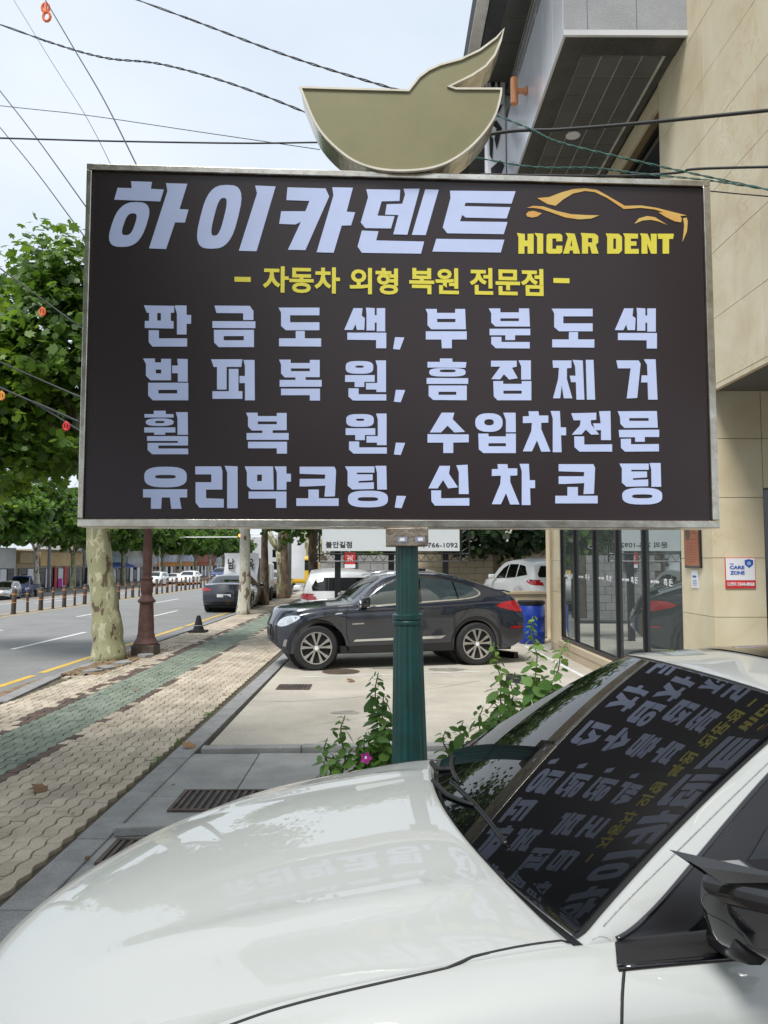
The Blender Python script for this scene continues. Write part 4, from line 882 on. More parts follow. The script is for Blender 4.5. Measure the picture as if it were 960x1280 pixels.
for sg in (-1, 1):
    MX, MZ = (.285, 1.080) if sg < 0 else (.56, 1.04)
    rings = []
    for t, sx, zlo, zhi, dx in ((0, .085, -.062, .062, .012), (.02, .108, -.080, .080, .0), (.08, .112, -.084, .083, .0), (.3, .115, -.084, .083, .0), (.65, .112, -.076, .080, .005), (.9, .095, -.055, .068, .02), (1, .05, -.03, .04, .04)):
        y = sg*(.895+.265*t); ring = []
        for k in range(16):
            a = 2*PI*k/16; ca, sa = math.cos(a), math.sin(a)
            ca = math.copysign(abs(ca)**.55, ca); sa = math.copysign(abs(sa)**.55, sa)
            ring.append((MX+dx+.14*t+sx*ca*(.62 if ca < 0 else .75)+.018*(sa < -.3), y, MZ+.035*t+(zhi*sa if sa > 0 else -zlo*sa)))
        rings.append(ring)
    mr_ = loft(rings, 'door_mirror', 'gloss_black', hero)
    y0 = sg*.895
    bl = [(MX+.20, y0+sg*.24, MZ+.112), (MX+.05, y0+sg*.20, MZ+.114), (MX-.082, y0+sg*.05, MZ+.088), (MX-.106, y0-sg*.022, MZ+.096), (MX-.082, y0-sg*.002, MZ+.080), (MX-.03, y0+sg*.006, MZ+.080), (MX+.08, y0+sg*.01, MZ+.082)]
    g = MB(); n = len(bl); g.add([(a, b, c_+.004) for a, b, c_ in bl]+[(a*.6+(MX+.02)*.4, b*.8+(y0+sg*.1)*.2, c_-.024) for a, b, c_ in bl], [tuple(range(n)), tuple(range(2*n-1, n-1, -1))]+[(i, (i+1) % n, (i+1) % n+n, i+n) for i in range(n)])
    g.build('wing_blade', M['gloss_black'], mr_)
    MB().tube([(MX+.03, sg*.82, MZ-.10), (MX+.02, sg*.89, MZ-.085), (MX+.01, sg*.96, MZ-.05)], [.032, .026, .034], 10).build('mirror_foot', M['gloss_rough'], mr_, smooth=True)
    MB().box((MX+.165, sg*1.04, MZ+.02), (.004, .17, .10)).build('mirror_glass', M['chrome'], mr_)

# --- simpler cars further off ---
def far_car(name, label, anchor, local, yaw, prof, m, rear='suv', group=None, cat='car', dark='glass', scale=1.0):
    t = thing(name, label, cat, place(anchor, local, yaw), yaw, group)
    c = Car(**prof); c.grid(.09, 1, m, 'body', t); c.underside(t)
    for sg in (-1, 1):
        for k, w_ in enumerate(prof['side']): c.patch(w_, 'y', sg, dark, 'side_window', t, .008, .09)
        for sm in prof['seams']: c.seam(sm, 'y', sg, 'black', 'door_seam', t, .005)
        for (xw, r_) in prof['arches']: wheel(t, xw, sg*(max(w_[1] for w_ in prof['W'])-.13), prof['wz'], sg, prof['wz']*.7, .22, 5, 'single')
        side_mirror(t, prof['mir'][0], sg*prof['mir'][1], prof['mir'][2], sg, m)
        c.patch([(sg*y, z) for y, z in prof['tail']], 'x', 1, 'redlens', 'tail_light', t, .012, .05)
        c.patch([(x, z) for x, z in prof['tail_side']], 'y', sg, 'redlens', 'tail_light', t, .010, .05)
        c.patch([(sg*y, z) for y, z in prof['head']], 'x', -1, 'headlens', 'headlight', t, .012, .06)
    c.patch(prof['rearwin'][1], prof['rearwin'][0], 1, dark, 'rear_window', t, .008, .08)
    c.patch(prof['screen'], 'z', 1, dark, 'windscreen', t, .008, .09)
    y, z = prof['plate']; c.patch([(-.26, z), (.26, z), (.26, z+.11), (-.26, z+.11)], 'x', 1, 'white', 'number_plate', t, .012, .1)
    c.patch([(-.5, .3), (.5, .3), (.5, .48), (-.5, .48)], 'x', -1, 'gloss_rough', 'grille', t, .012, .1)
    c.patch([(-.75, .28), (.75, .28), (.7, .40), (-.7, .40)], 'x', 1, 'gloss_rough', 'rear_valance', t, .008, .1)
    return t, c
SUV = dict(x0=.05, x1=4.6, zt=[(.05, .78), (.12, .90), (.5, 1.03), (1.1, 1.10), (1.25, 1.14), (1.7, 1.46), (2.1, 1.62), (2.8, 1.68), (3.7, 1.65), (4.25, 1.57), (4.35, 1.45), (4.5, 1.12), (4.58, .95), (4.6, .8)],
    zb=[(.05, .66), (.5, .88), (1.2, .98), (2.5, 1.02), (3.8, 1.08), (4.35, 1.09), (4.5, .98), (4.6, .72)], W=[(.05, .80), (.5, .91), (1, .94), (3.8, .94), (4.4, .92), (4.6, .88)],
    crown=[(.05, .03), (1.2, .05), (2.2, .06), (4, .06), (4.35, .04), (4.6, .02)], bow=[(.05, .35), (.6, .15), (2, .0), (3.8, 0), (4.3, -.10), (4.6, -.16)], arches=[(.9, .39), (3.6, .39)], wz=.35, sill=.3, tum=.36,
    side=[[(1.65, 1.06), (2.1, 1.38), (2.45, 1.5), (2.45, 1.08)], [(2.52, 1.08), (2.52, 1.5), (3.2, 1.5), (3.25, 1.12)], [(3.32, 1.13), (3.3, 1.49), (3.75, 1.44), (4.05, 1.2)]],
    seams=[[(1.5, 1.0), (1.45, .4)], [(2.5, 1.05), (2.5, .4)], [(3.3, 1.1), (3.3, .8), (3.18, .45)]], mir=(1.7, .92, 1.12),
    tail=[(.56, .90), (.90, .93), (.90, 1.08), (.74, 1.05), (.58, .98)], tail_side=[(4.15, 1.02), (4.45, .90), (4.45, 1.06), (4.25, 1.08)], head=[(.5, .68), (.78, .72), (.78, .82), (.5, .78)],
    rearwin=('x', [(-.66, 1.13), (.66, 1.13), (.68, 1.22), (.56, 1.45), (-.56, 1.45), (-.68, 1.22)]), screen=[(1.33, -.66), (1.33, .66), (2.0, .55), (2.0, -.55)], plate=(0, .80))
SED = dict(x0=.05, x1=4.75, zt=[(.05, .66), (.15, .78), (.6, .90), (1.3, .98), (1.45, 1.0), (2.1, 1.33), (2.4, 1.42), (2.9, 1.44), (3.3, 1.39), (3.7, 1.26), (4.1, 1.11), (4.4, 1.07), (4.66, 1.06), (4.72, .98), (4.75, .85)],
    zb=[(.05, .58), (.6, .78), (1.4, .90), (2.8, .95), (4, 1.0), (4.66, .98), (4.75, .76)], W=[(.05, .78), (.5, .89), (1, .92), (3.8, .92), (4.5, .90), (4.75, .84)],
    crown=[(.05, .02), (1.2, .05), (2.2, .06), (4, .04), (4.75, .02)], bow=[(.05, .4), (.6, .18), (2, .0), (4, 0), (4.4, -.12), (4.75, -.22)], arches=[(.85, .37), (3.75, .37)], wz=.34, sill=.24, tum=.55,
    side=[[(1.85, .98), (2.3, 1.22), (2.7, 1.3), (2.72, 1.0)], [(2.79, 1.0), (2.77, 1.3), (3.2, 1.27), (3.7, 1.08), (3.6, 1.03)]],
    seams=[[(1.6, .9), (1.55, .35)], [(2.75, 1.0), (2.76, .35)], [(3.6, 1.0), (3.5, .75), (3.35, .4)]], mir=(1.9, .90, 1.0),
    tail=[(.5, .84), (.84, .84), (.84, .90), (.5, .90)], tail_side=[(4.3, .84), (4.6, .82), (4.6, .93), (4.35, .93)], head=[(.5, .56), (.75, .6), (.75, .68), (.5, .64)],
    rearwin=('z', [(3.35, -.55), (3.35, .55), (4.0, .60), (4.0, -.60)]), screen=[(1.52, -.64), (1.52, .64), (2.15, .54), (2.15, -.54)], plate=(0, .60))
HAT = dict(x0=.05, x1=3.6, zt=[(.05, .70), (.15, .82), (.6, .96), (.85, 1.02), (1.4, 1.38), (1.7, 1.5), (2.3, 1.53), (3.0, 1.50), (3.3, 1.40), (3.5, 1.05), (3.58, .9), (3.6, .75)],
    zb=[(.05, .6), (.6, .82), (1.5, .92), (3, 1.0), (3.45, .98), (3.6, .7)], W=[(.05, .70), (.5, .78), (3.2, .79), (3.6, .72)], crown=[(.05, .02), (1, .05), (3, .05), (3.6, .02)], bow=[(.05, .3), (.6, .12), (2, .0), (3, 0), (3.6, -.12)],
    arches=[(.65, .33), (3.0, .33)], wz=.29, sill=.22, tum=.34, side=[[(1.1, .98), (1.5, 1.27), (1.95, 1.38), (1.95, 1.0)], [(2.02, 1.0), (2.02, 1.38), (2.7, 1.36), (2.85, 1.08)]], seams=[[(1.2, .9), (1.2, .35)], [(1.98, 1.0), (1.98, .35)], [(2.75, 1.0), (2.6, .4)]],
    mir=(1.25, .76, 1.0), tail=[(.5, .8), (.72, .8), (.72, 1.1), (.58, 1.1)], tail_side=[(3.35, .85), (3.5, .8), (3.45, 1.05)], head=[(.42, .58), (.66, .62), (.66, .74), (.42, .72)], rearwin=('x', [(-.52, 1.08), (.52, 1.08), (.46, 1.38), (-.46, 1.38)]), screen=[(.9, -.58), (.9, .58), (1.5, .48), (1.5, -.48)], plate=(0, .62))
# rear faces the camera: car's +x (rear) points to -Y, so yaw = -90 degrees
wsuv, cs = far_car('parked_car', 'silvery white SUV seen from behind, above the bonnet of the charcoal car', (-.90, 17.95, .03), (4.6, 0), R(-90+6), SUV, 'white_far'); wsuv.scale = (1, 1, .95)
tx = text('5290', .12, 'ink', wsuv, Matrix.Translation((4.64, -.2, .82)) @ Matrix.Rotation(PI/2, 4, 'Z') @ RXP)
white2, c2_ = far_car('parked_car', 'white SUV on raised ground behind the cream wall, red tail lamp towards the shop', (5.15, 21.6, .22), (4.6, 0), R(-77), SUV, 'white_far')
far_car('parked_car', 'white car behind the board posts, only its roof above the charcoal car', (1.25, 25.5, .1), (4.6, 0), R(-92), SED, 'white_far')
far_car('parked_car', 'black saloon parked at the kerb left of the pale tree trunk', (-5.85, 29.0, ROADZ), (4.75, 0), R(-90), SED, 'black_paint')
far_car('parked_car', 'silver grey car parked beyond the white banner, half hidden by brown trunks', (-5.95, 40.5, ROADZ), (4.75, 0), R(-90), SED, 'alloy')
far_car('parked_car', 'small silver hatchback at the far kerb, left of the blue truck', (-30.2, 61.5, farz(-30.2)), (.05, 0), R(100), HAT, 'alloy')
far_car('parked_car', 'white saloon coming down the far lane beyond the bollards', (-19.4, 76, farz(-19.4)), (.05, 0), R(90), SED, 'white_far')
far_car('parked_car', 'dark blue car at the far end of the street behind the white saloon', (-19.0, 90, farz(-19)), (.05, 0), R(90), SUV, 'navy')
far_car('parked_car', 'white SUV parked in front of the orange shops', (-25.0, 84, farz(-25)), (.05, 0), R(90), SUV, 'white_far')
far_car('parked_car', 'pale saloon far off behind the lamp post', (-26.5, 97, farz(-26.5)), (.05, 0), R(90), SED, 'white_far')
# blue pickup truck, cab towards the camera side
tr = thing('pickup_truck', 'dark blue open-bed pickup truck across the road in front of the orange shop', 'truck', (-31.0, 66.5, farz(-31)), R(104))
cab = Car(x0=.0, x1=1.72, zt=[(0, 1.0), (.05, 1.15), (.5, 1.72), (.75, 1.92), (1.3, 1.95), (1.65, 1.92), (1.72, 1.85)], zb=[(0, .92), (.4, 1.08), (1.72, 1.12)], W=[(0, .80), (.3, .85), (1.72, .86)], crown=[(0, .03), (.6, .06), (1.72, .05)], bow=[(0, .18), (.7, .06), (1.2, 0), (1.72, 0)], arches=[(.6, .36), (1.5, .01)], wz=.33, sill=.35, tum=.16)
cab.grid(.07, 1, 'navy', 'cab', tr)
for sg in (-1, 1):
    cab.patch([(.35, 1.15), (.72, 1.66), (1.3, 1.70), (1.32, 1.15)], 'y', sg, 'glass', 'side_window', tr, .008, .1)
    cab.patch([(sg*.45, .72), (sg*.76, .74), (sg*.76, .92), (sg*.5, .92)], 'x', -1, 'headlens', 'headlight', tr, .01, .08)
    side_mirror(tr, .3, sg*.86, 1.3, sg, 'gloss_rough')
    for xw in (.6, 3.5): wheel(tr, xw, sg*.73, .33, sg, .2, .2, 5, 'single')
cab.patch([(.12, -.68), (.12, .68), (.62, .62), (.62, -.62)], 'z', 1, 'glass', 'windscreen', tr, .01, .1)
g = MB(); g.bb(1.78, -.84, .72, 4.6, .84, .80); g.bb(1.78, -.86, .8, 4.6, -.82, 1.12); g.bb(1.78, .82, .8, 4.6, .86, 1.12); g.bb(4.56, -.82, .8, 4.6, .82, 1.12); g.bb(1.78, -.82, .8, 1.82, .82, 1.5)
g.build('load_bed', M['navy'], tr, bevel=.01); MB().bb(.9, -.5, .4, 4.4, .5, .7).build('chassis', M['black'], tr)
far_car('parked_car', 'white car in the far lanes between the lamp post and the pale trunk', (-22.0, 88, farz(-22)), (.05, 0), R(90), HAT, 'white_far')
# lorry with a white banner over its tail
lo = thing('lorry', 'lorry at the kerb with a white lettered banner hung over its tail', 'truck', (-6.15, 34.6, ROADZ), 0); lo.scale = (.80, 1, 1)
MB().bb(-.95, .0, .95, .95, 2.4, 2.10).build('cargo_box', M['ruststeel'], lo, bevel=.03); MB().bb(-.85, .1, .45, .85, 4.9, .93).build('chassis', M['black'], lo)
MB().bb(-.9, 3.4, .6, .9, 5.0, 1.9).build('cab', M['white_far'], lo, bevel=.12)
for sg in (-1, 1):
    for yy in (.9, 4.2): MB().lathe([(.2, -.12), (.38, -.12), (.38, .12), (.2, .12)], (sg*.78, yy, .38), 24, axis='x').build('wheel', M['rubber'], lo)
bn = MB(); nn_ = 14; vs = []
for j in range(nn_+1):
    for i in range(nn_+1):
        x = -1.02+1.9*i/nn_; z = .30+2.02*j/nn_; vs.append((x+.05*math.sin(z*4), -.10+.05*math.sin(i*.9+j*.35)-.03*math.cos(j*.8), z))
bn.add(vs, [(j*(nn_+1)+i, j*(nn_+1)+i+1, (j+1)*(nn_+1)+i+1, (j+1)*(nn_+1)+i) for j in range(nn_) for i in range(nn_)])
ban = bn.build('banner', M['tarp'], lo, smooth=True, fix=False)
text_fit('남', 'ink', ban, -.80, 1.60, -.42, 2.08, -.2, .03); text_fit('옥', 'ink', ban, .30, 1.60, .66, 2.08, -.2, .03)
text_fit('전', 'ink', ban, -.74, 1.08, -.58, 1.30, -.2, .03); text_fit('전', 'ink', ban, .36, 1.08, .50, 1.30, -.2, .03)
yv = thing('van', 'yellow van far along the pavement side beyond the brown trunks', 'van', (-5.2, 50, 0), 0)
MB().bb(-.95, 0, .45, .95, 4.5, 2.2).build('body', mat('yellow van paint', (.62, .38, .02), .4), yv, bevel=.15)
MB().bb(-.6, -.02, 1.3, .6, .05, 1.95).build('rear_window', M['glass'], yv)
MB().bb(.93, .4, 1.3, .97, 2.0, 1.95).build('side_window', M['glass'], yv)
for sg in (-1, 1):
    MB().bb(sg*.84-.08, -.02, .8, sg*.84+.08, .02, 1.2).build('tail_light', M['redlens'], yv)
    for yy in (.9, 3.6): MB().lathe([(.2, -.1), (.33, -.1), (.33, .1), (.2, .1)], (sg*.8, yy, .33), 20, axis='x').build('wheel', M['rubber'], yv)

# ---------------- our building on the right ----------------
BX = 3.85
bld = thing('building', 'beige stone-clad building on the right with mirrored shopfront and an overhanging dark bay', 'building', (BX, 8.87, 0))
def bpart(nm, m, *bx, bevel=0, kind=None):
    g = MB()
    for b in bx: g.bb(*b)
    return g.build(nm, M[m], bld, world=True, bevel=bevel, kind=kind)
bpart('core_wall', 'joint', (BX+.06, 8.94, 0, BX+3, 9.84, 3.70), (BX+.2, 9.84, 2.72, BX+3, 17.35, 3.70), (BX+.06, 16.5, 0, BX+3, 17.35, 2.715), (BX+.06, .8, 3.83, BX+6, 10.20, 14), (BX+.06, 10.2, 8.12, BX+6, 24, 14), (BX+.06, 10.205, 3.83, BX+6, 24, 5.0), (BX+.3, 10.21, 5.01, BX+6, 24, 8.11))
def panels(par, name, m, plane, rows, cols, x, th=.05, gap=.006, side=-1):
    """plane 'x': panels on X = x facing -X, cols are Y edges; plane 'y': on Y = x facing -Y, cols are X edges"""
    cache = {}
    for r0, r1 in zip(rows[:-1], rows[1:]):
        for c0, c1 in zip(cols[:-1], cols[1:]):
            if c1-c0 < .03: continue
            g = MB(); e = random.uniform(0, .0015)
            k = (round(c1-c0, 3), round(r1-r0, 3), plane)
            if k not in cache:
                if plane == 'x': g.bb(0, gap/2, gap/2, th, c1-c0-gap/2, r1-r0-gap/2)
                else: g.bb(gap/2, 0, gap/2, c1-c0-gap/2, th, r1-r0-gap/2)
                o = g.build(name, M[m], par, bevel=.002); cache[k] = o.data
            else: o = link(name, cache[k], par)
            p = Vector((x-e, c0, r0)) if plane == 'x' else Vector((c0, x-e, r0))
            o.location = pmat(par).inverted() @ p
rowz = [3.80, 4.56, 5.33, 6.04, 6.80, 7.52, 8.24, 8.96, 9.68, 10.4, 11.1]
panels(bld, 'stone_panel', 'stone', 'x', rowz, [2.76, 3.96, 5.16, 6.36, 7.56, 8.76, 10.22], BX)
panels(bld, 'stone_panel', 'stone', 'x', [8.06, 8.345], [10.225, 11.6, 13, 14.4, 15.8, 17.2], BX)
panels(bld, 'stone_panel', 'stone', 'x', [0.0, .45, 1.13, 1.81, 2.51, 3.20, 3.80], [8.875, 9.82], BX, )
panels(bld, 'stone_panel', 'stone', 'y', [0.0, .45, 1.13, 1.81, 2.51, 3.20, 3.80], [BX+.002, BX+.60], 8.87-.0)
panels(bld, 'stone_panel', 'stone', 'y', [2.62, 3.20, 3.80], [BX+.602, BX+1.7, BX+2.9], 8.87)
panels(bld, 'stone_panel', 'stone', 'x', [2.70, 3.80], [9.825, 11.4, 13, 14.6, 16.2, 17.36], BX)
panels(bld, 'stone_panel', 'stone', 'x', [0, 1.13, 1.81, 2.70], [16.52, 17.36], BX)
panels(bld, 'stone_panel', 'stone', 'y', [0, 1.13, 1.81, 2.70], [BX+.002, BX+.9], 17.36+.05)
bpart('overhang_soffit', 'soffit', (BX+.06, .8, 3.76, BX+6, 8.86, 3.825))
bpart('overhang_edge', 'stone', (BX+.002, .8, 3.745, BX+.055, 8.86, 3.80))
bpart('window', 'darkglass', (BX+.16, 10.23, 5.02, BX+.2, 17.3, 8.055))
bpart('upper_panels', 'stone', (BX+.01, 10.23, 3.81, BX+.055, 17.3, 5.0))
# dark doorway beyond the front wall
dr = bpart('doorway', 'gloss_rough', (BX+.61, 8.99, 0, BX+2.9, 9.06, 2.615))
g = MB(); g.bb(BX+.615, 8.90, 0, BX+.69, 8.98, 2.61); g.bb(BX+1.75, 8.90, 0, BX+1.82, 8.98, 2.61); g.bb(BX+.69, 8.90, 2.52, BX+1.75, 8.98, 2.61); g.build('door_frame', M['gloss_black'], dr, world=True, bevel=.004)
MB().bb(BX+.70, 8.95, .02, BX+1.74, 8.965, 2.51).build('door_pane', M['darkglass'], dr, world=True)
# mirrored shopfront
sf = bpart('shopfront_frame', 'gloss_rough', (BX+.02, 9.835, 2.58, BX+.12, 16.50, 2.69), (BX+.02, 9.835, .13, BX+.12, 16.50, .20))
ym = [9.835, 11.35, 12.63, 13.97, 15.36, 16.50]
for a, b in zip(ym[:-1], ym[1:]):
    MB().bb(BX+.065, a+.04, .205, BX+.08, b-.04, 2.575).build('glass_pane', M['shopglass'], sf, world=True)
for k, y in enumerate(ym): MB().bb(BX+.015, y-.035 if k else y, .202, BX+.12, y+.035 if k < 5 else y, 2.578).build('mullion', M['gloss_rough'], sf, world=True, bevel=.004)
bpart('sill', 'beigewall', (BX-.06, 9.80, 0, BX+.14, 16.52, .125), bevel=.008)
RX = Matrix.Rotation(-PI/2, 4, 'Z') @ RXP      # text on a plane facing -X
def text_x(body, m, par, x, y0, z0, h, off=.0, wd=None, name='lettering'):
    o = text(body, 1, m, par, Matrix.Identity(4), off, .002, name); a, b, c, d = bounds(o); k = h/(d-c)
    o.data.transform(Matrix.Translation((-a, -c, 0))); o.data.transform(Matrix.Diagonal(((wd/(b-a)) if wd else k, k, 1, 1)))
    o.matrix_local = pmat(par).inverted() @ (Matrix.Translation((x, y0, z0)) @ RX); return o
for a, b in zip(ym[:-1], ym[1:]):
    text_x('흑 돈', 'white', sf, BX+.062, a+(b-a)*.52, 1.44, .10, .012, .32); text_x('제주흑돼지', 'white', sf, BX+.062, a+(b-a)*.86, 1.46, .045, .006, .32)
# downpipe
MB().tube([(BX-.10, 17.15, 2.7), (BX-.10, 17.15, .35), (BX-.12, 17.05, .1), (BX-.2, 16.95, .05)], .05, 12).build('downpipe', M['beigewall'], bld, world=True, smooth=True)
# the bay
B0 = 2.30; BZ = 8.35; BT = 9.80
bay = bpart('bay', 'granite_dk', (B0+.03, 9.23, BZ+.02, BX+.055, 19.97, BT))
panels(bay, 'granite_panel', 'granite', 'y', [BZ+.07, 9.15, 9.95], [B0, B0+.30, B0+.92, BX+.0], 9.20, .03)
MB().bb(B0-.004, 9.19, BZ-.004, BX, 9.23, BZ+.066).build('edge_trim', M['clad'], bay, world=True)
MB().bb(B0-.005, 9.235, BZ-.003, B0+.028, 19.9, BZ+.03).build('edge_trim', M['clad'], bay, world=True)
panels(bay, 'cladding_panel', 'clad', 'x', [BZ+.035, BT], [9.232, 9.8, 10.4, 11.0, 11.6, 12.2, 12.8, 13.4, 14.0, 15.0, 16, 17, 18, 19.9], B0, .03, .008)
MB().bb(B0+.03, 9.24, BZ+.004, B0+.32, 19.9, BZ+.019).build('soffit_border', M['granite_dk'], bay, world=True)
MB().bb(B0+.322, 9.24, BZ+.004, BX-.002, 9.60, BZ+.019).build('soffit_border', M['granite_dk'], bay, world=True)
MB().bb(B0+.325, 9.605, BZ+.008, BX-.12, 19.9, BZ+.0195).build('grout_bed', M['grout'], bay, world=True)
me = None
for i in range(4):
    for j in range(18):
        x = B0+.33+i*.268; y = 9.61+j*.42
        if me is None: o = MB().bb(0, 0, 0, .252, .402, .01).build('soffit_tile', M['soffit'], bay); me = o.data
        else: o = link('soffit_tile', me, bay)
        o.location = pmat(bay).inverted() @ Vector((x, y, BZ-.001))
MB().lathe([(.11, 0), (.11, .012), (.09, .02)], (0, 0, 0), 24).build('downlight', M['white'], bay).location = pmat(bay).inverted() @ Vector((2.98, 11.45, BZ-.014))
# strip window above the bay and the upper storey
up = bpart('upper_storey', 'granite_dk', (1.72, 9.3, 10.56, BX+.05, 24, 12.2))
bpart('strip_window', 'darkglass', (B0+.16, 9.3, BT+.01, B0+.2, 24, 10.54))
g = MB(); g.bb(B0+.02, 9.3, BT+.004, B0+.09, 22, BT+.06); g.bb(B0+.03, 9.3, BT+.22, B0+.08, 22, BT+.25); g.bb(B0+.10, 9.3, 10.44, B0+.155, 22, 10.54)
for k in range(9): g.bb(B0+.03, 9.6+k*1.4, BT+.062, B0+.08, 9.65+k*1.4, BT+.218)
g.build('window_rail', M['clad'], bld, world=True)
MB().bb(1.72, 9.3, 10.52, 1.99, 24, 10.558).build('soffit_border', M['granite_dk'], up, world=True)
MB().bb(1.995, 9.3, 10.54, B0+.09, 24, 10.555).build('grout_bed', M['grout'], up, world=True)
me = None
for j in range(18):
    if me is None: o = MB().bb(0, 0, 0, .37, .59, .012).build('soffit_tile', M['soffit'], up); me = o.data
    else: o = link('soffit_tile', me, up)
    o.location = pmat(up).inverted() @ Vector((2.0, 9.4+j*.607, 10.53))
MB().lathe([(.11, 0), (.11, .012)], (0, 0, 0), 24).build('downlight', M['white'], up).location = pmat(up).inverted() @ Vector((2.12, 14.55, 10.515))
fs = thing('fascia_sign', 'black lightbox running along the edge of the upper storey with a white end box', 'sign', (1.66, 11.5, 10.5))
MB().bb(-.14, -2.2, -.05, .055, 2.0, .5).build('lightbox', M['black'], fs, bevel=.01); MB().bb(-.12, 2.06, -.1, .05, 3.3, .5).build('end_box', M['clad'], fs, bevel=.01); MB().bb(-.16, -2.2, -.07, .03, 2.0, -.052).build('edge_rail', M['steel'], fs)
# projecting vertical sign with brush lettering beyond the bay
ps = thing('projecting_sign', 'white projecting sign with black brush lettering beside the dark bay', 'sign', (2.06, 13.5, 9.75))
MB().bb(-.12, 0, -1.7, .23, .3, 1.1).build('panel', M['white'], ps, bevel=.02)
g = MB()
for q in (P('-.06,1.0 .02,1.05 .05,.8 .0,.55 -.04,.75'), P('.06,1.02 .14,.9 .12,.5 .06,.35 .09,.7'), P('-.07,.42 .05,.3 .18,.36 .1,.2 -.02,.12'), P('-.06,0 .06,.05 .16,-.1 .06,-.5 .02,-.3 .06,-.1'), P('-.07,-.2 .0,-.3 -.02,-.7 -.07,-.6'), P('-.05,-.85 .12,-.7 .2,-.8 .08,-1.1 -.04,-1.05'), P('-.03,-1.2 .14,-1.15 .18,-1.45 .0,-1.4')):
    g.prism([q], lambda a, b, t: (a, t, b), -.012, -.002)
g.build('lettering', M['ink'], ps, kind='stuff')
MB().bb(.242, .05, .6, .5, .12, .7).build('bracket', M['steel'], ps)
bx_ = MB().bb(B0-.16, 15.2, 8.75, B0-.006, 19, 9.5).build('fascia_box', M['black'], bld, world=True)

# copper tube lamp
lp = thing('wall_lamp', 'copper tube lamp on a short arm on the pale side of the bay', 'lamp', (B0, 11.55, 9.12))
MB().lathe([(.058, -.21), (.06, -.19), (.06, .20), (.052, .21)], (-.20, 0, 0), 24).build('tube', M['copper'], lp, smooth=True, angle=.6)
MB().bb(-.15, -.03, -.03, -.001, .03, .03).build('arm', M['copper'], lp); MB().box((-.03, 0, 0), (.055, .10, .10)).build('back_plate', M['copper'], lp, bevel=.01)
# plaque, notice and security sign
pl = thing('plaque', 'copper coloured plaque with a round emblem in a black frame on the stone wall', 'plaque', (BX, 9.41, 1.69))
MB().bb(-.03, -.235, -.0, -.004, .235, .56).build('frame', M['gloss_rough'], pl, bevel=.003); MB().bb(-.035, -.205, .03, -.0305, .205, .53).build('plate', M['plaque'], pl)
g = MB(); g.prism([oval(-.17, -.09+.46-.02, -.03, .46+.05, 0, 2)], lambda a, b, t: (t, -a, b), -.0365, -.0352)
g.bb(-.0365, -.17, .345, -.0352, .17, .35)
for k in range(9): g.bb(-.0365, -.15+.04*(k % 3 == 2), .30-k*.028, -.0352, .15, .303-k*.028)
g.bb(-.0365, -.02, .44, -.0352, -.13, .45); g.bb(-.0365, -.02, .42, -.0352, -.15, .43)
g.build('plaque_print', M['iron'], pl)
no = thing('notice', 'small white notice below the copper plaque', 'notice', (BX, 9.40, 1.45))
MB().bb(-.008, -.10, 0, -.003, .10, .215).build('sheet', M['white'], no)
g = MB(); g.bb(-.0095, -.05, .125, -.0085, .06, .15)
for k in range(4): g.bb(-.0095, -.06, .09-k*.02, -.0085, .06, .096-k*.02)
g.build('notice_print', M['blue'], no)
cz = thing('security_sign', 'white and red security sign with a blue shield on the front stone wall', 'sign', (BX+.30, 8.868, 1.46))
MB().bb(-.175, -.012, 0, .175, -.001, .355).build('panel', M['red'], cz, bevel=.002)
MB().bb(-.168, -.014, .095, .168, -.0125, .348).build('white_field', M['white'], cz)
text_fit('CARE', 'blue', cz, -.125, .222, .045, .262, -.016, .03); text_fit('ZONE', 'blue', cz, -.12, .160, .045, .202, -.016, .03); text_fit('THE', 'blue', cz, -.125, .275, -.08, .288, -.016, .01)
text_fit('도난방지', 'white', cz, -.158, .028, -.055, .072, -.0155, .02); text_fit('1544-8968', 'white', cz, -.035, .028, .155, .070, -.0155, .03)
g = MB(); g.prism([P('-0.05,0.0 0.0,0.012 0.05,0.0 0.048,-0.05 0.0,-0.09 -0.048,-0.05'), oval(-.02, -.055, .02, -.015, 0, 2, 16)], lambda a, b, t: (a+.10, t, b+.325), -.0165, -.0145)
g.prism([oval(-.01, -.045, .01, -.025, 0, 2, 12)], lambda a, b, t: (a+.10, t, b+.325), -.0165, -.0145); g.build('shield', M['blue'], cz)
bpart('plinth', 'beigewall', (BX-.05, 9.81, -.25, BX+.14, 16.52, -.003), (BX-.01, 8.86, -.25, BX+.5, 9.80, -.002), (BX+.505, 8.86, -.25, BX+3, 9.0, -.002), (BX-.01, 16.53, -.25, BX+.9, 17.4, -.002))  # skirt added to cover the gap the scaling leaves under the walls
# building and fittings scaled about the camera, factor from the reflections in its glass
for o_ in (bld, fs, ps, lp, pl, no, cz):
    o_.scale = (.9, .9, .9); o_.location = (o_.location.x*.9, o_.location.y*.9, .175+o_.location.z*.9)

